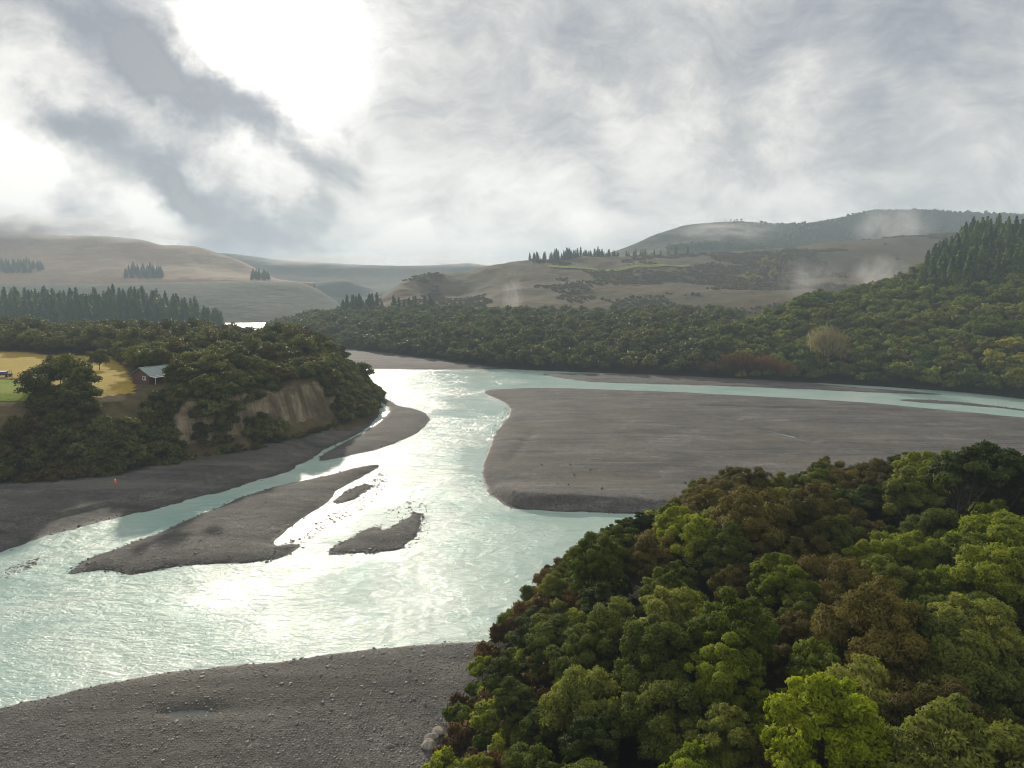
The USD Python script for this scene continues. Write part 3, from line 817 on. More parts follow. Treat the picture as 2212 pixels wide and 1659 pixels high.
# trees seen at 150 to 330 m
MID = [make_broadleaf(f'headland_tree_{"abcd"[i]}', 'headland', 300 + i, [9, 7.5, 10.5, 6.5][i], [4.0, 3.6, 4.2, 3.4][i], 26, 110, 0.36, 0.12, 0.72, (0.26, 0.42), sides=5, r0=0.02) for i in range(4)]
MIDS = [make_broadleaf(f'headland_shrub_{"ab"[i]}', 'headland', 320 + i, 2.6, 2.0, 12, 80, 0.30, 0.0, 0.8, (0.35, 0.5), sides=4, r0=0.02) for i in range(2)]
# trees seen at 300 to 900 m
HSL = [make_broadleaf(f'hillside_tree_{"abcd"[i]}', 'hillside', 340 + i, [8.5, 7, 10, 7.5][i], [3.8, 3.4, 4.2, 4.0][i], 16, 48, 0.72, 0.10, 0.72, (0.28, 0.46), sides=4, r0=0.02) for i in range(4)]
GLD = [make_broadleaf(f'gold_tree_{"ab"[i]}', 'gold', 350 + i, 9, 3.6, 16, 60, 0.62, 0.10, 0.75, (0.28, 0.46), sides=4, r0=0.02) for i in range(2)]
FAR = [make_broadleaf(f'far_tree_{"abcd"[i]}', 'far', 360 + i, [9, 7.5, 10.5, 8][i], [4.0, 3.6, 4.4, 4.2][i], 14, 40, 0.85, 0.10, 0.74, (0.30, 0.48), sides=4, r0=0.02) for i in range(4)]
CON = [make_conifer(f'conifer_{"abc"[i]}', 'conifer', 380 + i, [22, 18, 25][i], [5.0, 4.6, 5.2][i], 20, 34, 1.2) for i in range(3)]
WIL = [make_bare(f'willow_{"ab"[i]}', 'willow', 390 + i, 9.5, 5.0, 20, 120, BARK, 0.9, 0.07) for i in range(2)]
PAL = [make_bare('pale_bare', 'pale', 395, 15, 5.5, 24, 110, PALE_BARK, 0.7, 0.06)]
SCR = [make_broadleaf(f'scrub_{"ab"[i]}', 'scrub', 400 + i, 3.2, 3.0, 6, 26, 0.95, 0.0, 0.7, (0.4, 0.6), sides=4, r0=0.02) for i in range(2)]

def plant(name, model, loc, label, cat, group, rotz, s):
    """one tree: refers to its model, parts and all"""
    x = UsdGeom.Xform.Define(stage, top(name))
    x.AddTranslateOp().Set(Gf.Vec3d(*map(float, loc)))
    x.AddRotateZOp().Set(math.degrees(rotz))
    x.AddScaleOp().Set(Gf.Vec3f(float(s), float(s), float(s) * 1.0) if np.ndim(s) == 0 else Gf.Vec3f(*map(float, s)))
    p = x.GetPrim()
    p.GetReferences().AddInternalReference(KINDS[model])
    p.SetInstanceable(True)
    return tag(p, label, cat, group)

def scatter_stuff(name, models, pts, rots, scales, which, label, cat):
    """a mass of trees nobody could count: one object"""
    pi = UsdGeom.PointInstancer.Define(stage, top(name))
    for i, m in enumerate(models):
        q = UsdGeom.Xform.Define(stage, f'{pi.GetPath()}/model_{i}')
        q.GetPrim().GetReferences().AddInternalReference(KINDS[m])
        pi.GetPrototypesRel().AddTarget(q.GetPath())
    n = len(pts)
    pi.CreateProtoIndicesAttr(Vt.IntArray.FromNumpy(np.asarray(which, np.int32)))
    pi.CreatePositionsAttr(Vt.Vec3fArray.FromNumpy(np.asarray(pts, np.float32)))
    h = np.asarray(rots) / 2
    pi.CreateOrientationsAttr(Vt.QuathArray([Gf.Quath(float(math.cos(a)), 0.0, 0.0, float(math.sin(a))) for a in h]))
    sc = np.asarray(scales, np.float32)
    pi.CreateScalesAttr(Vt.Vec3fArray.FromNumpy(np.repeat(sc[:, None], 3, 1) if sc.ndim == 1 else sc))
    return tag(pi, label, cat, kind='stuff')

def spaced(pts, spacing, rng):
    """drop points that crowd the same place"""
    pts = pts[rng.permutation(len(pts))]
    key, keep = {}, []
    for i, p in enumerate(pts):
        c = (int(p[0] // spacing), int(p[1] // spacing))
        if any(np.hypot(*(pts[j][:2] - p[:2])) < spacing for dx in (-1, 0, 1) for dy in (-1, 0, 1) for j in key.get((c[0] + dx, c[1] + dy), ())):
            continue
        key.setdefault(c, []).append(i)
        keep.append(i)
    return pts[keep]

def on_loft(label, rng, density, v0, v1):
    U, V, S = HILLS[label]
    j = np.where((V >= v0) & (V <= v1))[0]
    j = j[:-1]
    a, b, c = S[:-1][:, j], S[1:][:, j], S[:-1][:, j + 1]
    area = np.abs((b - a)[..., 0] * (c - a)[..., 1] - (b - a)[..., 1] * (c - a)[..., 0])
    n = rng.poisson(area * density)
    i, jj = np.nonzero(n)
    rep = n[i, jj]
    i, jj = np.repeat(i, rep), np.repeat(jj, rep)
    s, t = rng.uniform(size=(2, len(i), 1))
    J = j[jj]
    p = S[i, J] * (1 - s) * (1 - t) + S[i + 1, J] * s * (1 - t) + S[i, J + 1] * (1 - s) * t + S[i + 1, J + 1] * s * t
    return p

def in_view(p, m=60):
    x, y, f = to_px(p)
    return (f > 5) & (x > -m) & (x < 2212 + m) & (y > -80) & (y < 1659 + 160)

def inside_px(p, poly):
    x, y, _ = to_px(p)
    return shapely.contains_xy(shapely.Polygon(poly), x, y)
# ------------------------------------------------------------------ near forest on the bank
rng = np.random.default_rng(5)
cand = np.stack([rng.uniform(-14, 130, 16000), rng.uniform(20, 215, 16000), np.zeros(16000)], 1)
dd = signed(BANK.poly, cand[:, 0], cand[:, 1])
cand = cand[dd > 1.0]
cand[:, 2] = BANK.z(cand[:, 0], cand[:, 1])
topz = cand + np.array([0, 0, 8.0])
cand = cand[in_view(topz, 140)]
big_t = spaced(cand[signed(BANK.poly, cand[:, 0], cand[:, 1]) > 6.0], 4.1, rng)
BROWN_ZONES = [[(1490, 1000), (1850, 950), (1960, 1000), (1850, 1150), (1640, 1240), (1500, 1130)], [(1740, 1200), (1880, 1200), (1930, 1340), (1780, 1380), (1700, 1310)], [(1300, 1100), (1400, 1080), (1420, 1150), (1310, 1180)]]
LIME_ZONES = [[(1400, 1480), (1820, 1500), (1900, 1720), (1350, 1720)], [(2080, 1020), (2300, 960), (2300, 1180), (2080, 1150)]]
GREY_ZONES = [[(1080, 1280), (1300, 1240), (1500, 1400), (1500, 1560), (1150, 1640)], [(1850, 1350), (2300, 1250), (2300, 1650), (2000, 1650)]]
DARK_ZONES = [[(1080, 1250), (1220, 1230), (1260, 1500), (1040, 1560)], [(1990, 930), (2100, 920), (2120, 1060), (2020, 1080)]]
order = np.argsort(big_t[:, 1])
spots = {}
for p in big_t[order]:
    q = p + np.array([0, 0, 8.5])
    x, y, f = to_px(q[None])
    x, y = x[0], y[0]
    pt = shapely.Point(x, y)
    if 2030 < x < 2125 and 62 < f[0] < 92:
        continue
    w = rng.uniform()
    hit = lambda zones: any(shapely.Polygon(z).contains(pt) for z in zones)
    if hit(LIME_ZONES) and w < 0.62:
        k = 'lime'
    elif hit(BROWN_ZONES) and w < 0.60:
        k = 'bronze'
    elif hit(DARK_ZONES) and w < 0.6:
        k = 'dark'
    elif hit(GREY_ZONES) and w < 0.62:
        k = 'feathery_grey'
    else:
        k = 'feathery_green' if w < 0.62 else ('feathery_grey' if w < 0.84 else ('bronze' if w < 0.89 else 'dark'))
    spots.setdefault(k, []).append((p, x, y, f[0]))

NEAR_TEXT = {
    'feathery_green': ('feathery_tree', 'green feathery tree', 'tree'), 'feathery_grey': ('feathery_tree', 'grey green feathery tree', 'tree'),
    'bronze': ('bronze_tree', 'bronze brown tree', 'tree'), 'lime': ('rounded_tree', 'bright yellow green tree', 'tree'),
    'dark': ('dark_tree', 'dark green layered tree', 'tree')}

def where_near(x, y, f):
    if x < 1330:
        return ('above the boulders at the left edge of the near forest' if y > 1450 else 'overhanging the river at the left edge of the near forest' if y > 1230 else 'where the forest meets the river opposite the bar')
    if x > 2000:
        return ('in the bottom right corner of the near forest' if y > 1420 else 'halfway down the right edge of the near forest' if y > 1180 else 'under the tall dark trees at the right edge')
    if y > 1480:
        return 'low at the bottom edge of the near forest' + (', left part' if x < 1620 else ', right part')
    if y < 1110:
        return 'on the brow of the near forest against the gravel bar'
    return ('in the upper' if y < 1280 else 'in the lower') + (' left heart of the near forest' if x < 1680 else ' right heart of the near forest')

EDGE_X = [1000, 1060, 1110, 1200, 1330, 1480, 1520, 1700, 1900, 2212]
EDGE_Y = [1480, 1370, 1275, 1215, 1118, 1072, 1015, 985, 968, 955]
for k, lst in spots.items():
    name, txt, cat = NEAR_TEXT[k]
    for (p, x, y, f) in lst:
        s = rng.uniform(0.68, 1.2)
        d = float(signed(BANK.poly, p[:1], p[1:2])[0])
        s *= np.interp(d, [5, 14, 30], [0.5, 0.8, 1.0])
        # the canopy's edge over the river and the bar: trees there stay low
        h0 = {'feathery_green': 10.5, 'feathery_grey': 10.0, 'bronze': 9.6, 'lime': 9.6, 'dark': 11.5}[k]
        for _ in range(8):
            tx, ty, _f = to_px(p[None] + np.array([0, 0, h0 * s]))
            if ty[0] > np.interp(tx[0], EDGE_X, EDGE_Y) or s < 0.3:
                break
            s *= 0.86
        wh = where_near(x, y, f)
        size = 'small ' if s < 0.66 else 'large ' if s > 1.02 else ''
        plant(name, NEAR_KINDS[k][rng.integers(3)], p, f'{size}{txt} {wh}', cat, f'{size}{txt}s {wh}', rng.uniform(0, 6.28), s)
print('near trees', {k: len(v) for k, v in spots.items()})

edge = cand[(signed(BANK.poly, cand[:, 0], cand[:, 1]) < 17) & (cand[:, 1] > 30)]
edge = spaced(edge, 1.75, rng)
edge = edge[in_view(edge + np.array([0, 0, 1.5]), 40)]
SHRUB_TEXT = {'shrub_green': 'low green shrub', 'shrub_rust': 'rusty brown twiggy shrub', 'shrub_grey': 'grey green shrub'}
edge = edge[np.argsort(edge[:, 1])][:300]
for p in edge:
    k = rng.choice(['shrub_green', 'shrub_rust', 'shrub_grey'], p=[0.30, 0.42, 0.28])
    y = to_px(p[None])[1][0]
    w = 'at the forest foot ' + ('around the boulders' if y > 1490 else 'above the gravel beach' if y > 1375 else 'above the river' if y > 1230 else 'opposite the broad bar')
    plant('shrub', NEAR_KINDS[k][rng.integers(3)], p, f'{SHRUB_TEXT[k]} {w}', 'shrub', f'{SHRUB_TEXT[k]}s {w}', rng.uniform(0, 6.28), rng.uniform(0.65, 1.45))
print('shrubs', len(edge))

# ------------------------------------------------------------------ headland trees
rng = np.random.default_rng(6)
c = np.stack([rng.uniform(-330, -50, 60000), rng.uniform(150, 480, 60000), np.zeros(60000)], 1)
d = signed(HEAD.poly, c[:, 0], c[:, 1])
c, d = c[d > 0.6], d[d > 0.6]
c[:, 2] = HEAD.z(c[:, 0], c[:, 1])
ok = in_view(c + np.array([0, 0, 5]), 60)
c, d = c[ok], d[ok]
fields = FIELD_DRY.union(FIELD_GREEN).intersection(HEAD.poly.buffer(-13.0))
free = ~shapely.contains_xy(fields.buffer(1.0), c[:, 0], c[:, 1])
HOUSE_AT = unproj(322, 828, 18.9)
free &= np.hypot(c[:, 0] - HOUSE_AT[0] + 1, c[:, 1] - HOUSE_AT[1] - 5) > 10.5
bare = (c[:, 0] / c[:, 1] > -0.49) & (c[:, 0] / c[:, 1] < -0.245)
bare = bare & (d > 2.2) & (d < 11.5) & (fbm2(c[:, 0], c[:, 1], 9, 2, 77) > -0.07)
hx, hy, hf = to_px(c + np.array([0, 0, 6.0]))
sfree = free & ~((hx > 262) & (hx < 372) & (hf < HOUSE_AT[1] + 6) & (hf > HOUSE_AT[1] - 40) & (to_px(c + np.array([0, 0, 2.6]))[1] < 846))
free &= ~((hx > 262) & (hx < 372) & (hf < HOUSE_AT[1] + 6) & (hf > HOUSE_AT[1] - 24))
trees = c[free & ~bare & (d > 7)]
near_house = [unproj(*q) for q in [(132, 838, 19), (180, 850, 19), (215, 800, 19), (398, 838, 19), (390, 862, 19), (440, 850, 19), (500, 850, 19), (150, 870, 19), (120, 812, 19), (350, 850, 19), (368, 846, 19), (385, 842, 19)]]
trees = np.concatenate([np.array([[q[0], q[1], 18.8] for q in near_house]), spaced(trees, 4.4, rng)])
f = to_px(trees)[2]
o = np.concatenate([np.arange(len(near_house)), len(near_house) + np.argsort(f[len(near_house):])])
trees = trees[o]

def where_head(p):
    x, y, _ = to_px(p[None] + np.array([0, 0, 4.0]))
    x, y = x[0], y[0]
    if x > 730: return 'at the very tip of the headland'
    if x > 640: return 'just behind the tip of the headland'
    if y < 735: return 'on the headland skyline ' + ('behind the paddock' if x < 250 else 'behind the house' if x < 420 else 'above the cliff')
    if x > 510: return 'above the right end of the tan cliff'
    if x > 385: return 'above the left end of the tan cliff'
    if x < 85: return 'at the left edge below the green paddock' if y > 800 else 'at the left edge behind the paddocks'
    if y > 930: return 'low on the wooded headland slope above the beach'
    if y > 855: return 'on the headland slope below the house'
    if x < 290: return 'between the paddocks and the house'
    return 'close beside the house'

n_one = 290
for i, p in enumerate(trees[:n_one]):
    s = rng.uniform(0.72, 1.2) * (1.15 if i < 7 else 0.62 if i < len(near_house) else 1.0)
    dd_ = float(signed(HEAD.poly, p[:1], p[1:2])[0])
    s *= np.interp(dd_, [4, 14, 30], [0.55, 0.72, 1.0])
    if p[0] > -75: s *= 0.78
    w = where_head(p)
    size = 'small ' if s < 0.66 else 'large ' if s > 0.98 else ''
    plant('bushy_tree', MID[rng.integers(4)], p - np.array([0, 0, 0.3]), f'{size}dark olive bushy tree {w}', 'tree', f'{size}dark bushy trees {w}', rng.uniform(0, 6.28), s)
rest = trees[n_one:]
scatter_stuff('forest', MID, rest, rng.uniform(0, 6.28, len(rest)), rng.uniform(0.75, 1.3, len(rest)), rng.integers(0, 4, len(rest)), 'dark mass of bush at the back of the headland', 'forest')
sh = spaced(c[sfree & ~bare & (d > 0.9)], 1.4, rng)
sd = signed(HEAD.poly, sh[:, 0], sh[:, 1])
sh = sh[(sd < 22)]
scatter_stuff('undergrowth', MIDS, sh, rng.uniform(0, 6.28, len(sh)), rng.uniform(0.6, 1.6, len(sh)) * np.where((sh[:, 0] / sh[:, 1] > -0.49) & (sh[:, 0] / sh[:, 1] < -0.245) & (signed(HEAD.poly, sh[:, 0], sh[:, 1]) < 4), 0.6, 1.0), rng.integers(0, 2, len(sh)), 'low dark scrub covering the slopes of the headland', 'undergrowth')
print('headland', len(trees), len(sh))

# ------------------------------------------------------------------ right hillside, far bank, plantations
rng = np.random.default_rng(7)
def forest_on(label, models, density, spacing, v0, v1, n_one, name, txt, wheres, smin, smax, stuff_label, sel=None, stuff='forest', lower=0.4):
    p = on_loft(label, rng, density, v0, v1)
    p = p[in_view(p + np.array([0, 0, 4.0]), 50)]
    if sel is not None:
        p = p[sel(p)]
    p = spaced(p, spacing, rng)
    p = p[p[:, 2] > 0.2]
    p = p[np.argsort(p[:, 2] - 0.004 * p[:, 1])]
    for q in p[:n_one]:
        w = wheres(q)
        plant(name, models[rng.integers(len(models))], q - np.array([0, 0, lower]), f'{txt} {w}', 'tree', f'{txt}s {w}', rng.uniform(0, 6.28), rng.uniform(smin, smax))
    r = p[n_one:]
    if len(r):
        scatter_stuff(stuff, models, r - np.array([0, 0, lower]), rng.uniform(0, 6.28, len(r)), rng.uniform(smin, smax, len(r)), rng.integers(0, len(models), len(r)), stuff_label, 'forest')
    return p

RHL = 'steep forested hillside rising from the far channel at the right'
FBL = 'forested terrace slope along the far bank of the river'
CONZ = [(1985, 640), (2010, 560), (2070, 500), (2400, 470), (2400, 620), (2212, 600), (2100, 640)]
def wh_r(q):
    x, y, _ = to_px(q[None])
    return ('at the water edge ' if y[0] > 800 else 'on the lower hillside ') + ('below the gold green trees' if x[0] > 2050 else 'right of the pale bare tree' if x[0] > 1800 else 'behind the willows' if x[0] > 1510 else 'left of the willows')
pr = forest_on(RHL, HSL, 0.10, 4.2, 1.0, 4.35, 300, 'broadleaf_tree', 'mid green broadleaf tree', wh_r, 0.7, 1.25, 'dense green bush covering the right hillside', lambda p: ~inside_px(p, CONZ) | (rng.uniform(size=len(p)) < 0.35))
print('right hill', len(pr))
def wh_f(q):
    x = to_px(q[None])[0][0]
    return 'at the far bank edge, ' + ('behind the far gravel flat' if x < 850 else 'by the right end of the far flat' if x < 1090 else 'opposite the open river' if x < 1220 else 'behind the long thin gravel bar' if x < 1400 else 'left of the orange willows')
pf = forest_on(FBL, FAR, 0.075, 4.8, 1.0, 3.35, 290, 'olive_tree', 'dark olive tree', wh_f, 0.7, 1.25, 'dark olive bush covering the far bank terrace', lambda p: to_px(p)[0] < 1600)
print('far bank', len(pf))
# ------------------------------------------------------------------ single trees and plantations placed on the hills
rng = np.random.default_rng(8)
LCL, BHL = 'hazy slope under the dark conifer plantation on the left', 'brown scrub covered hill with gullies behind the far bank forest'
FRL, LBL = 'long far ridge behind the brown hill, partly wooded, mist along it', 'smooth brown tussock hill on the left under low cloud'

def loft_at(label, px, v):
    U, V, S = HILLS[label]
    iu = np.clip(np.interp(px, U, np.arange(len(U))), 0, len(U) - 1.001)
    iv = np.clip(np.interp(v, V, np.arange(len(V))), 0, len(V) - 1.001)
    i, j = int(iu), int(iv)
    a, b = iu - i, iv - j
    return S[i, j] * (1 - a) * (1 - b) + S[i + 1, j] * a * (1 - b) + S[i, j + 1] * (1 - a) * b + S[i + 1, j + 1] * a * b

def one(name, model, p, label, cat, group=None, s=1.0, sink=0.4):
    return plant(name, model, p - np.array([0, 0, sink]), label, cat, group, rng.uniform(0, 6.28), s)

def con():
    return CON[rng.integers(3)]

for i in range(95):
    px = rng.uniform(1142, 1335)
    one('conifer_tree', con(), loft_at(BHL, px, rng.uniform(2.88, 3.2)), 'dark conifer in the row on the crest of the brown hill', 'tree', 'conifers on the crest of the brown hill', rng.uniform(0.4, 0.8))
for i in range(26):
    one('conifer_tree', con(), loft_at(BHL, rng.uniform(1345, 1490), rng.uniform(2.9, 3.3)), 'small scattered conifer right of the row on the brown hill', 'tree', 'scattered conifers on the brown hill', rng.uniform(0.35, 0.7))
for i in range(34):
    one('conifer_tree', con(), loft_at(FBL, rng.uniform(740, 830), rng.uniform(2.9, 3.2)), 'tall dark conifer in the grove at the left end of the far bank', 'tree', 'conifers in the grove at the left end of the far bank', rng.uniform(0.75, 1.1))
for px in list(rng.uniform(850, 905, 12)) + list(rng.uniform(918, 945, 7)):
    one('conifer_tree', con(), loft_at(FBL, px, rng.uniform(2.95, 3.25)), 'tall conifer standing against the foot of the brown hill', 'tree', 'conifers at the foot of the brown hill', rng.uniform(0.7, 1.0))
for px in (1568, 1578, 1586, 1592, 1601):
    one('crest_tree', FAR[rng.integers(4)], loft_at(FRL, px, 3.0), 'tiny round tree alone on the skyline of the far ridge', 'tree', 'round trees on the far ridge skyline', rng.uniform(0.5, 0.8))

def conifer_mass(label, sel, density, v0, v1, spacing, n_one, txt, grp, stuff_label, smin, smax, models=None):
    models = models or CON
    p = on_loft(label, rng, density, v0, v1)
    p = p[in_view(p, 40)]
    p = p[sel(p)]
    p = spaced(p, spacing, rng)
    p = p[np.argsort(p[:, 1])]
    for q in p[:n_one]:
        one('conifer_tree', con(), q, txt, 'tree', grp, rng.uniform(smin, smax))
    r = p[n_one:]
    if len(r):
        scatter_stuff('plantation', models, r - np.array([0, 0, 0.4]), rng.uniform(0, 6.28, len(r)), rng.uniform(smin, smax, len(r)), rng.integers(0, len(models), len(r)), stuff_label, 'plantation')
    return len(p)

k1 = conifer_mass(RHL, lambda p: inside_px(p, CONZ), 0.05, 2.0, 4.6, 5.0, 110, 'tall dark conifer on the upper right hillside', 'conifers on the upper right hillside', 'conifers massed along the crest of the right hill', 0.4, 1.0)
k2 = conifer_mass(LCL, lambda p: to_px(p)[0] < 480, 0.03, 1.6, 4.0, 6.0, 60, 'hazy conifer on the left beyond the headland', 'hazy conifers beyond the headland', 'hazy dark conifer plantation on the left beyond the headland', 0.45, 1.15)
k3 = conifer_mass(LBL, lambda p: inside_px(p, [(268, 597), (285, 588), (345, 590), (353, 601), (270, 601)]), 0.02, 1.0, 2.2, 9.0, 0, '', '', 'dark isolated plantation block on the tussock hill', 0.8, 1.1)
k4 = conifer_mass(LBL, lambda p: inside_px(p, [(538, 604), (545, 598), (580, 599), (582, 605), (540, 606)]), 0.02, 0.9, 2.2, 9.0, 0, '', '', 'small dark clump of trees at the foot of the tussock hill spur', 0.6, 0.9)
k5 = conifer_mass(FRL, lambda p: (to_px(p)[0] > 1440) & (to_px(p)[0] + 900 * fbm2(p[:, 0], p[:, 1], 300, 3, 9) > 1560), 0.02, 1.2, 2.72, 6.5, 0, '', '', 'dark woods on the lower face of the far ridge', 0.7, 1.2, FAR)
k6 = conifer_mass(LBL, lambda p: inside_px(p, [(-60, 590), (-60, 575), (60, 570), (100, 582), (60, 590)]), 0.02, 1.0, 2.4, 9.0, 0, '', '', 'dark belt of trees at the left end of the tussock hill', 0.6, 0.9)
print('conifers', k1, k2, k3, k4, k5, k6)

one('bare_tree', PAL[0], loft_at(RHL, 1790, 1.5), 'tall pale leafless tree standing out of the dark hillside above the far channel', 'tree', None, 1.55, 1.0)
for px, s, v, txt in ((1530, 0.9, 1.05, 'leftmost and smallest'), (1572, 1.3, 1.10, 'second from the left'), (1612, 1.45, 1.12, 'tallest, in the middle'), (1658, 1.25, 1.12, 'fourth from the left'), (1700, 1.0, 1.06, 'rightmost')):
    one('willow_tree', WIL[rng.integers(2)], loft_at(RHL, px, v), f'orange brown leafless willow at the far water edge, {txt} of five', 'tree', 'bare willows at the far water edge', s, 0.5)
for i in range(10):
    one('sunlit_tree', GLD[rng.integers(2)], loft_at(RHL, rng.uniform(2130, 2225), rng.uniform(1.15, 1.95)), 'pale gold green tree low on the right hillside by the photo edge', 'tree', 'pale gold green trees on the right hillside', rng.uniform(0.9, 1.35))
for i in range(14):
    one('sunlit_tree', GLD[rng.integers(2)], loft_at(RHL, rng.uniform(1600, 2110), rng.uniform(1.5, 3.2)), 'pale gold green tree scattered in the dark bush of the hillside', 'tree', 'scattered gold green trees on the hillside', rng.uniform(0.7, 1.1))
for i in range(16):
    one('sunlit_tree', GLD[rng.integers(2)], loft_at(BHL, rng.uniform(1615, 1720), rng.uniform(1.9, 2.45)), 'yellow green tree in the patch on the side of the brown hill', 'tree', 'yellow green trees on the side of the brown hill', rng.uniform(0.9, 1.5))

# low scrub of the brown hill, and the strips of pasture on it
p = on_loft(BHL, rng, 0.07, 1.0, 3.1)
p = p[fbm2(p[:, 0], p[:, 1], 70, 4, 17) > 0.05]
p = p[in_view(p, 30)]
p = spaced(p, 2.6, rng)
strip = lambda q: inside_px(q, [(1180, 574), (1500, 570), (1500, 578), (1180, 588)])
p = p[~strip(p)]
scatter_stuff('scrub', SCR, p - np.array([0, 0, 0.3]), rng.uniform(0, 6.28, len(p)), rng.uniform(0.25, 0.85, len(p)), rng.integers(0, 2, len(p)), 'low brown scrub dotted over the brown hill', 'scrub')
print('scrub', len(p))

def loft_patch(label, px0, px1, v0, v1, mat, text, lift=0.5):
    us, vs = np.linspace(px0, px1, 60), np.linspace(v0, v1, 7)
    P = np.array([[loft_at(label, u, v + 0.012 * math.sin(u * 0.05)) for v in vs] for u in us])
    tag(sheet(top('pasture'), P[..., 0], P[..., 1], P[..., 2] + lift, np.ones(P.shape[:2], bool), mat), text, 'pasture', kind='structure')

loft_patch(BHL, 1185, 1490, 2.47, 2.515, PASTURE, 'narrow green pasture strip across the middle of the brown hill', 1.2)
loft_patch(BHL, 1330, 1420, 3.02, 3.3, PASTURE, 'green paddock on the crest behind the conifer row', 1.0)

# the two tall dark trees and the big light one at the right edge
TALL = make_broadleaf('tall_dark', 'dark', 501, 16.0, 3.6, 30, 420, 0.24, 0.58, 0.45, (0.2, 0.36), r0=0.017, long=2.2)
TALL2 = make_broadleaf('tall_dark_round', 'dark', 502, 16.0, 4.6, 46, 420, 0.24, 0.40, 0.55, (0.2, 0.34), r0=0.016, long=2.2)
BIGL = make_broadleaf('big_light', 'green', 503, 12.0, 5.0, 70, 420, 0.20, 0.2, 0.7, (0.16, 0.28), r0=0.016, long=2.4)
for model, px, py, y, name, txt in ((TALL, 2078, 1100, 80, 'dark_tree', 'tall dark tree with a bare lower trunk and flat layered top, against the gravel bar'),
                                    (TALL2, 2165, 1100, 84, 'dark_tree', 'broad dark tree crowning the skyline at the right edge, beside the bare trunked one'),
                                    (BIGL, 2160, 1150, 66, 'rounded_tree', 'big dome shaped light green tree in front of the two tall dark trees')):
    q = at_depth(px, py, y)
    q[2] = float(BANK.z(q[0:1], q[1:2])[0])
    print(txt, q)
    one(name, model, q, txt, 'tree', None, 1.0)

DEAD = make_bare('dead', 'pale', 396, 15, 3.6, 12, 16, PALE_BARK, 0.9, 0.028)
for px, py, y, sc, txt in ((2012, 1425, 45, 0.56, 'small pale leafless tree poking out low on the right of the near forest'), (1702, 1590, 38, 0.5, 'bare dead tree among the bright yellow green trees at the bottom edge')):
    q = at_depth(px, py, y)
    q[2] = float(BANK.z(q[0:1], q[1:2])[0])
    one('bare_tree', DEAD, q, txt, 'tree', None, sc * 1.05)

# a few weeds on the bar
for px, py in ((1255, 985), (1232, 1000), (1275, 1012), (1240, 1022), (1205, 1040), (1228, 1048), (1300, 1060), (1170, 1000), (1330, 1020), (1480, 1040)):
    q = unproj(px, py, 1.6)
    q[2] = float(z_on(BIG, q[0], q[1]))
    one('weed', NEAR_KINDS['shrub_green'][rng.integers(3)], q, 'tiny green weed growing on the near end of the gravel bar', 'weed', 'weeds on the gravel bar', rng.uniform(0.10, 0.2), 0.03)

# ------------------------------------------------------------------ buildings and small things on the headland
def bx(x0, x1, y0, y1, z0, z1):
    v = np.array([[x, y, z] for z in (z0, z1) for y in (y0, y1) for x in (x0, x1)], float)
    f = np.array([[0, 2, 1], [1, 2, 3], [4, 5, 6], [5, 7, 6], [0, 1, 4], [1, 5, 4], [2, 6, 3], [3, 6, 7], [0, 4, 2], [2, 4, 6], [1, 3, 5], [3, 7, 5]])
    return v, f

def joined(*parts):
    return join(list(parts))

M_BOARD = mat_plain('brown_boards', (0.10, 0.062, 0.048), 0.8, 0.25, 2.0)
M_ROOF = mat_plain('green_grey_roof', (0.19, 0.25, 0.235), 0.45, 0.12, 0.8, 0.5)
M_WHITE = mat_plain('white_paint', (0.78, 0.78, 0.76), 0.5, 0.05)
M_GLASS = mat_plain('dark_window', (0.03, 0.04, 0.055), 0.08, 0.1, 1.0, 0.6)
M_WOOD = mat_plain('weathered_wood', (0.13, 0.10, 0.075), 0.9, 0.3, 5.0, 0.1)
M_TAN = mat_plain('tan_sheet_roof', (0.34, 0.26, 0.19), 0.6, 0.15)
M_BLUE = mat_plain('blue_panel', (0.08, 0.09, 0.34), 0.4, 0.1)
M_DARK = mat_plain('dark_metal', (0.03, 0.033, 0.03), 0.6, 0.2)
M_RUB = mat_plain('rubber', (0.02, 0.02, 0.02), 0.9, 0.1)
M_ORANGE = mat_plain('cone_orange', (0.82, 0.085, 0.03), 0.5, 0.05)
M_TANK = mat_plain('tank_grey', (0.42, 0.42, 0.43), 0.5, 0.1)

W, L, EH, RH_ = 6.2, 9.6, 2.5, 4.3
h = thing('house', 'small brown gabled house with a green grey roof among the headland trees', 'house', HOUSE_AT, math.radians(70))
gab = np.array([[0, 0, -0.6], [0, W, -0.6], [0, W, EH], [0, W / 2, RH_ - 0.12], [0, 0, EH]], float)
v = np.concatenate([gab, gab + np.array([L, 0, 0])])
f = []
for k in range(5):
    a, b = k, (k + 1) % 5
    f += [[a, b, b + 5], [a, b + 5, a + 5]]
f += [[0, 2, 1], [0, 3, 2], [0, 4, 3], [5, 6, 7], [5, 7, 8], [5, 8, 9]]
part(h, 'wall', (v, np.array(f)), M_BOARD)
for i in range(7):                                   # boards across the gable end
    z = -0.2 + 0.36 * i
    part(h, 'weatherboard', bx(-0.035, -0.004, 0.02, W - 0.02, z, z + 0.33), M_BOARD)

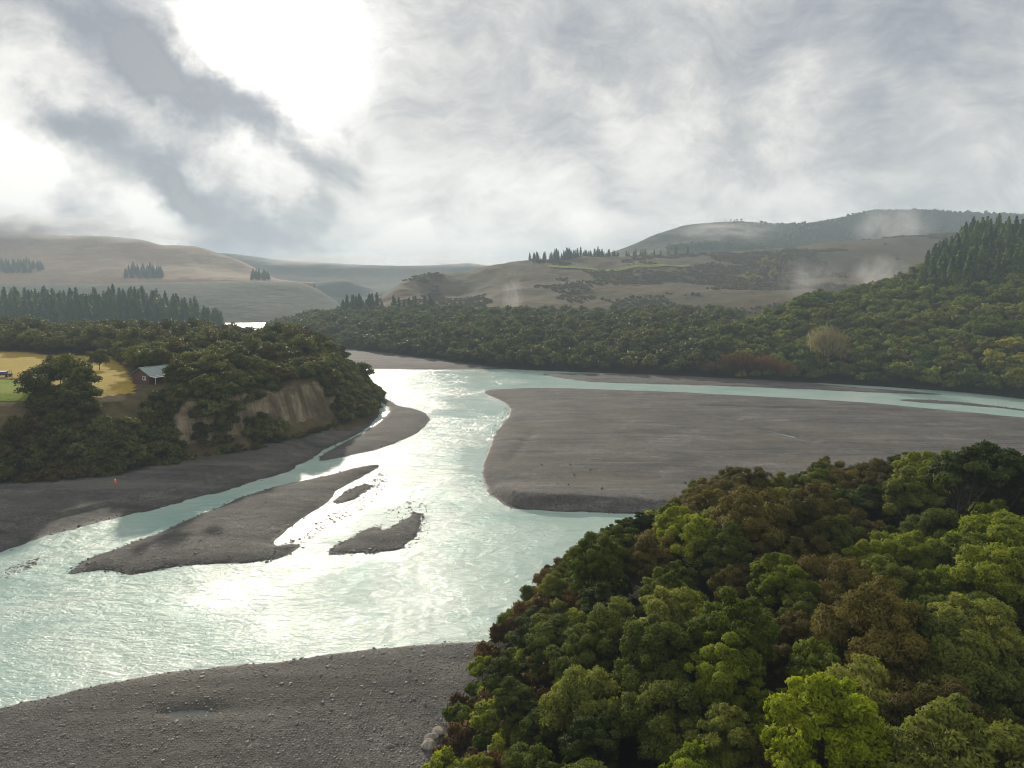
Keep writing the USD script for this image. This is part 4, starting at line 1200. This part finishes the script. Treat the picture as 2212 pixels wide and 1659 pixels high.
def roof_slab(side):
    y0, y1 = (-0.9, W / 2) if side < 0 else (W + 0.5, W / 2)
    z0 = EH - (RH_ - EH) / (W / 2) * (0.9 if side < 0 else 0.5)
    p = np.array([[-0.4, y0, z0], [L + 0.4, y0, z0], [L + 0.4, y1, RH_], [-0.4, y1, RH_]], float)
    q = p + np.array([0, 0, 0.10])
    vv = np.concatenate([p, q])
    ff = np.array([[0, 1, 2], [0, 2, 3], [4, 6, 5], [4, 7, 6], [0, 4, 5], [0, 5, 1], [1, 5, 6], [1, 6, 2], [2, 6, 7], [2, 7, 3], [3, 7, 4], [3, 4, 0]])
    return vv, ff
r1 = part(h, 'roof', roof_slab(-1), M_ROOF)
part(h, 'roof', roof_slab(1), M_ROOF)
part(h, 'ridge_cap', bx(-0.42, L + 0.42, W / 2 - 0.16, W / 2 + 0.16, RH_ + 0.08, RH_ + 0.15), M_ROOF)
part(h, 'gutter', bx(-0.4, L + 0.4, -1.03, -0.90, 1.86, 2.02), M_WHITE)
part(h, 'verandah', joined(bx(0.2, 4.0, -2.3, -1.08, 1.66, 1.74), bx(0.2, 0.3, -2.3, -2.2, -0.5, 1.64), bx(3.9, 4.0, -2.3, -2.2, -0.5, 1.64)), M_WHITE)
part(h, 'verandah', joined(bx(7.4, 9.5, -2.2, -1.08, 1.66, 1.74), bx(7.4, 7.5, -2.2, -2.1, -0.5, 1.64), bx(9.4, 9.5, -2.2, -2.1, -0.5, 1.64)), M_WHITE)
def window(y0, y1, z0, z1):
    fr = part(h, 'window', joined(bx(-0.09, -0.04, y0, y0 + 0.12, z0, z1), bx(-0.09, -0.04, y1 - 0.12, y1, z0, z1), bx(-0.09, -0.04, y0 + 0.12, y1 - 0.12, z0, z0 + 0.12), bx(-0.09, -0.04, y0 + 0.12, y1 - 0.12, z1 - 0.12, z1),
                                  bx(-0.085, -0.045, (y0 + y1) / 2 - 0.05, (y0 + y1) / 2 + 0.05, z0 + 0.12, z1 - 0.12)), M_WHITE)
    m = (y0 + y1) / 2
    for a, b in ((y0 + 0.12, m - 0.05), (m + 0.05, y1 - 0.12)):
        part(fr, 'pane', bx(-0.06, -0.045, a, b, z0 + 0.12, z1 - 0.12), M_GLASS)
window(1.0, 2.3, 0.85, 1.95)

def on_head(px, py, z=18.9):
    q = unproj(px, py, z)
    q[2] = float(HEAD.z(q[0:1], q[1:2])[0])
    return q

sh = thing('shelter', 'low open shelter with a tan roof at the back of the dry paddock', 'shelter', on_head(208, 779), 0.15)
part(sh, 'roof', joined(bx(-1.9, 1.9, -1.1, 1.1, 1.75, 1.85)), M_TAN)
for x in (-1.7, 1.7):
    for y in (-0.9, 0.9):
        part(sh, 'post', bx(x - 0.07, x + 0.07, y - 0.07, y + 0.07, -0.3, 1.75), M_WOOD)
part(sh, 'back_wall', bx(-1.6, 1.6, 0.86, 0.90, 0.0, 1.74), M_WOOD)

tr = thing('parked_truck', 'vehicle with a white topped canopy parked between the two paddocks', 'truck', on_head(3, 816), 0.15)
part(tr, 'canopy', bx(-1.6, 1.55, -0.95, 0.95, 1.08, 1.75), M_BLUE)
part(tr, 'canopy_top', joined(bx(-1.7, 1.65, -1.02, 1.02, 1.75, 1.83)), M_WHITE)
part(tr, 'tray', bx(-1.9, 2.7, -0.98, 0.98, 0.62, 1.06), M_DARK)
part(tr, 'bumper', bx(2.7, 2.85, -0.95, 0.95, 0.5, 0.72), M_DARK)
part(tr, 'headboard', joined(bx(2.45, 2.52, -0.95, -0.88, 1.06, 2.0), bx(2.45, 2.52, 0.88, 0.95, 1.06, 2.0), bx(2.45, 2.52, -0.88, 0.88, 1.92, 2.0), bx(2.45, 2.52, -0.03, 0.03, 1.06, 1.92)), M_DARK)
for x in (-1.2, 1.9):
    for y in (-0.95, 0.95):
        a = np.linspace(0, 2 * np.pi, 14)
        vv, ff = tube([[x, y - 0.12, 0.36], [x, y, 0.36], [x, y + 0.12, 0.36]], [0.36, 0.37, 0.36], 14)
        c0 = np.array([[x, y - 0.12, 0.36], [x, y + 0.12, 0.36]])
        n = len(vv)
        caps = [[n, (k + 1) % 14, k, k] for k in range(14)]
        tri = np.concatenate([np.stack([ff[:, 0], ff[:, 1], ff[:, 2]], 1), np.stack([ff[:, 0], ff[:, 2], ff[:, 3]], 1),
                              np.array([[n, (k + 1) % 14, k] for k in range(14)]), np.array([[n + 1, 28 + k, 28 + (k + 1) % 14] for k in range(14)])])
        part(tr, 'wheel', (np.vstack([vv, c0]), tri), M_RUB)

FENCE = [(26, 818), (44, 818.5), (62.5, 819), (72.5, 820)]
fp = [on_head(*q) for q in FENCE]
fe = thing('fence', 'post and wire fence between the green and the dry paddock', 'fence', fp[0], 0.0)
for i, q in enumerate(fp):
    d = q - fp[0]
    w = 0.08 if i < 2 else 0.14
    part(fe, 'post', bx(d[0] - w, d[0] + w, d[1] - w, d[1] + w, d[2] - 0.3, d[2] + (1.15 if i < 2 else 1.5)), M_WOOD)
for hgt in (0.35, 0.7, 1.05):
    vv, ff = tube([q - fp[0] + np.array([0, 0, hgt]) for q in fp], [0.012] * 4, 4)
    part(fe, 'wire', (vv, np.concatenate([ff[:, [0, 1, 2]], ff[:, [0, 2, 3]]])), M_DARK)
po = thing('pole', 'thin bare pole standing in the dry paddock behind the fence', 'pole', on_head(64, 813), 0.0)
part(po, 'shaft', bx(-0.06, 0.06, -0.06, 0.06, -0.3, 2.2), M_WOOD)
part(po, 'cap', bx(-0.09, 0.09, -0.09, 0.09, 2.2, 2.28), M_DARK)
pq = on_head(6.5, 893)
po = thing('sign_post', 'tall post with a short cross arm at the left edge of the green paddock', 'post', pq, 0.0)
part(po, 'shaft', bx(-0.06, 0.06, -0.06, 0.06, -0.4, 3.6), M_WOOD)
part(po, 'arm', bx(-1.3, -0.06, -0.05, 0.05, 3.35, 3.5), M_TAN)
part(po, 'box', bx(-0.16, 0.16, -0.16, -0.06, 2.1, 2.5), M_WHITE)
tq = on_head(2.5, 895)
tk = thing('water_tank', 'grey cylindrical tank with a white lid at the left edge below the green paddock', 'tank', tq, 0.0)
vv, ff = tube([[0, 0, -0.3], [0, 0, 0.4], [0, 0, 1.0]], [0.5, 0.5, 0.5], 16)
part(tk, 'barrel', (vv, np.concatenate([ff[:, [0, 1, 2]], ff[:, [0, 2, 3]]])), M_TANK)
a = np.linspace(0, 2 * np.pi, 16, endpoint=False)
lid = np.vstack([[0, 0, 1.16], np.stack([np.cos(a) * 0.54, np.sin(a) * 0.54, 0 * a + 1.08], 1), np.stack([np.cos(a) * 0.54, np.sin(a) * 0.54, 0 * a + 0.99], 1)])
part(tk, 'lid', (lid, np.array([[0, k + 1, (k + 1) % 16 + 1] for k in range(16)] + [[k + 1, k + 17, (k + 1) % 16 + 17] for k in range(16)] + [[k + 1, (k + 1) % 16 + 17, (k + 1) % 16 + 1] for k in range(16)])), M_WHITE)

# traffic cone on the beach below the headland
cq = unproj(249.5, 1043, 1.7)
BEACH = [k for k in BARS if k.endswith('gravel_bar_004')][0]
cq[2] = max(float(z_on(BEACH, cq[0], cq[1])), float(HEAD.z(cq[0:1], cq[1:2])[0]))
co = thing('traffic_cone', 'orange traffic cone standing on the gravel at the foot of the headland slope', 'cone', cq, 0.0, scale=(1.45, 1.45, 1.45))
part(co, 'base', bx(-0.22, 0.22, -0.22, 0.22, -0.02, 0.04), M_ORANGE)
vv, ff = tube([[0, 0, 0.04], [0, 0, 0.36]], [0.17, 0.105], 16)
c = part(co, 'body', (vv, np.concatenate([ff[:, [0, 1, 2]], ff[:, [0, 2, 3]]])), M_ORANGE, True)
vv, ff = tube([[0, 0, 0.36], [0, 0, 0.52]], [0.107, 0.07], 16)
part(co, 'band', (vv, np.concatenate([ff[:, [0, 1, 2]], ff[:, [0, 2, 3]]])), M_WHITE, True)
vv, ff = tube([[0, 0, 0.52], [0, 0, 0.75]], [0.068, 0.02], 16)
part(co, 'tip', (vv, np.concatenate([ff[:, [0, 1, 2]], ff[:, [0, 2, 3]]])), M_ORANGE, True)

# boulders at the foot of the near slope, and stones in the riffles
import trimesh
M_ROCK = mat_plain('pale_rock', (0.30, 0.27, 0.225), 0.9, 0.4, 2.5, 0.2)
M_STONE = mat_plain('dark_stone', (0.12, 0.113, 0.105), 0.6, 0.4, 2.5, 0.3)

def rock_mesh(seed, sub=3):
    m = trimesh.creation.icosphere(sub, 1.0)
    v = np.array(m.vertices)
    n = meshkit.fbm(v * 1.3 + seed * 11.0, 4, seed)
    d = norm(np.random.default_rng(seed).normal(size=(9, 3)))
    v = v * (0.72 + 0.55 * n)[:, None]
    for k in d:                                     # flat broken faces
        t = v @ k - 0.72
        v = v - np.maximum(t, 0)[:, None] * k * 0.85
    return v, np.array(m.faces)

for i, (px, py, s, txt) in enumerate(((946, 1584, 0.52, 'largest pale boulder, long and flat sided'), (928, 1597, 0.46, 'rounded pale boulder, lowest but one'), (937, 1593, 0.42, 'small pale boulder wedged between two larger ones'), (969, 1551, 0.34, 'small whitish rock, upper left of its cluster'), (978, 1553, 0.38, 'whitish rock, upper right of its cluster'), (926, 1612, 0.55, 'darker grey boulder, lowest of the row'), (973, 1562, 0.5, 'grey rock under the two whitish ones'), (984, 1540, 0.45, 'grey rock half under shrubs, topmost of the row'))):
    q = unproj(px, py, 0.9)
    q[2] = max(float(z_on(NEAR, q[0], q[1])), float(BANK.z(q[0:1], q[1:2])[0]))
    v, f = rock_mesh(40 + i)
    m = usdkit.mesh(stage, top('boulder'), (v * np.array([1.2, 0.9, 0.8]) * s * 1.25, f), M_ROCK, 40)
    UsdGeom.Xformable(m).AddTranslateOp().Set(Gf.Vec3d(float(q[0]), float(q[1]), float(q[2] + 0.25 * s)))
    tag(m, txt + ' at the foot of the near slope', 'boulder', 'boulders at the foot of the near slope')

stage.CreateClassPrim('/World/model_stones')
for i in range(4):
    usdkit.mesh(stage, f'/World/model_stones/stone_{i}', rock_mesh(60 + i, 1), M_STONE, 30)
    stage.CreateClassPrim(f'/World/model_stone_{i}')
    usdkit.mesh(stage, f'/World/model_stone_{i}/stone', rock_mesh(60 + i, 1), M_STONE, 30)
    KINDS[f'stone_{i}'] = f'/World/model_stone_{i}'
stage.RemovePrim('/World/model_stones')
P, S_ = [], []
for path, (poly, X, Y, Z, s) in BARS.items():
    yy = Y.mean()
    if yy > 330:
        continue
    edge_cells = np.argwhere((np.abs(Z) < 0.22) & (s > -2.0))
    n = min(len(edge_cells), 900)
    e = edge_cells[rng.choice(len(edge_cells), n, replace=False)]
    st = X[0, 1] - X[0, 0]
    x, y = X[e[:, 0], e[:, 1]] + rng.uniform(-st, st, n), Y[e[:, 0], e[:, 1]] + rng.uniform(-st, st, n)
    P.append(np.stack([x, y, Z[e[:, 0], e[:, 1]] + 0.03], 1)); S_.append(rng.gamma(2.0, 0.032 if path == NEAR else 0.045, n) + 0.05)
    dry = np.argwhere((s > 0.5) & in_view(np.stack([X, Y, Z], -1)))
    n = min(len(dry), 7000 if path == NEAR else 2500)
    e = dry[rng.choice(len(dry), n, replace=False)]
    x, y = X[e[:, 0], e[:, 1]], Y[e[:, 0], e[:, 1]]
    P.append(np.stack([x, y, Z[e[:, 0], e[:, 1]] + 0.01], 1)); S_.append(rng.gamma(1.6, 0.034, n) + 0.04)
# stones standing in the riffles between the islands, and the dark drowned bar at the left edge
for zone, n, big in (([(600, 1185), (660, 1140), (760, 1085), (830, 1010), (840, 1040), (790, 1100), (720, 1130), (650, 1180)], 800, 0.22), ([(800, 1130), (880, 1070), (920, 1090), (930, 1150), (890, 1190), (850, 1160)], 320, 0.2), ([(-40, 1262), (20, 1225), (85, 1205), (80, 1222), (20, 1250)], 800, 0.2), ([(815, 860), (870, 868), (925, 885), (900, 893), (850, 885)], 220, 0.28), ([(1085, 865), (1112, 880), (1110, 905), (1060, 945), (1062, 925), (1090, 895)], 150, 0.3)):
    poly = shapely.Polygon([unproj(*q)[:2] for q in zone])
    x0, y0, x1, y1 = poly.bounds
    q = np.stack([rng.uniform(x0, x1, n * 6), rng.uniform(y0, y1, n * 6)], 1)
    q = q[shapely.contains_xy(poly, q[:, 0], q[:, 1])][:n]
    q = q[fbm2(q[:, 0], q[:, 1], 5, 3, 3) > -0.12]
    P.append(np.stack([q[:, 0], q[:, 1], rng.uniform(-0.08, 0.06, len(q))], 1)); S_.append(rng.gamma(2.0, big / 6.0, len(q)) + 0.06)
P, S_ = np.concatenate(P), np.concatenate(S_)
scale = np.stack([S_ * rng.uniform(0.8, 1.4, len(S_)), S_ * rng.uniform(0.7, 1.1, len(S_)), S_ * rng.uniform(0.5, 0.8, len(S_))], 1)
scatter_stuff('pebbles', [f'stone_{i}' for i in range(4)], P, rng.uniform(0, 6.28, len(P)), scale, rng.integers(0, 4, len(P)), 'loose grey stones on the gravel bars and along the water edges', 'stones')
print('stones', len(P))

# ------------------------------------------------------------------ the air
def closed_box(x0, x1, y0, y1, z0, z1):
    v = np.array([[x, y, z] for z in (z0, z1) for y in (y0, y1) for x in (x0, x1)], float)
    f = np.array([[0, 2, 1], [1, 2, 3], [4, 5, 6], [5, 7, 6], [0, 1, 4], [1, 5, 4], [2, 6, 3], [3, 6, 7], [0, 4, 2], [2, 4, 6], [1, 3, 5], [3, 7, 5]])
    return v, f

g = G()
vol = g('principled_volume', 'volume', color=(0.70, 0.86, 1.0), density=HAZE_DENSITY, anisotropy=0.05)
tag(usdkit.mesh(stage, top('haze'), closed_box(-3400, 3400, -600, 5300, -4.0, 330.0), g.done('/World/Looks/haze_air', volume=vol)), 'pale haze filling the valley', 'haze', kind='stuff')

# wisps of mist on the hills
WISPS = [
    (60, 486, 1950, (330, 120, 48), 0.055, 'bank of mist clinging to the crest of the tussock hill at the left edge'),
    (330, 505, 1900, (230, 100, 36), 0.025, 'trailing end of the mist on the spur of the tussock hill'),
    (690, 562, 2330, (360, 110, 36), 0.022, 'mist bank lying along the blue mountain range'),
    (980, 564, 2330, (250, 110, 32), 0.020, 'mist filling the gap left of the brown hill'),
    (1108, 642, 740, (16, 14, 26), 0.05, 'thin wisp of mist rising in front of the brown hill'),
    (1905, 604, 540, (30, 22, 24), 0.07, 'wisp of mist drifting off the shoulder of the right hillside'),
    (1745, 612, 620, (40, 30, 30), 0.02, 'faint mist in the gully between the brown hill and the right hillside'),
    (1930, 492, 1500, (110, 60, 60), 0.022, 'plume of mist against the dark woods of the far ridge'),
    (1580, 498, 1560, (170, 60, 30), 0.02, 'long low mist lying along the foot of the far ridge'),
]
def wisp(px, py, y, size, dens, seed, label):
    q = at_depth(px, py, y)
    m = trimesh.creation.icosphere(3, 1.0)
    x = UsdGeom.Xform.Define(stage, top('mist'))
    g = G()
    p = g('texture_coordinate', 'object')
    r = g('vector_math', 'value', math_type='length', vector1=p)
    fall = g.rng(r, 0.15, 0.95, 1.0, 0.0, 'smoothstep')
    st = g('mapping', 'vector', vector=p, mapping_type='point', location=(seed * 3.1, 0, 0), scale=(1.0, 1.0, 0.6))
    n = g.rng(g.noise(st, 2.2, 4, 0.6, 0.8), 0.42, 0.72, 0.0, 1.0)
    d = g.m('multiply', g.m('multiply', fall, n), dens)
    mat = g.done(f'/World/Looks/mist_{seed}', volume=g('principled_volume', 'volume', color=(0.92, 0.92, 0.93), density=d, anisotropy=0.3))
    me = usdkit.mesh(stage, x.GetPath().AppendChild('wisp'), m, mat)
    x.AddTranslateOp().Set(Gf.Vec3d(*map(float, q)))
    x.AddScaleOp().Set(Gf.Vec3f(*size))
    tag(x, label, 'mist', kind='stuff')

for k, w in enumerate(WISPS):
    wisp(*w[:5], k + 1, w[5])
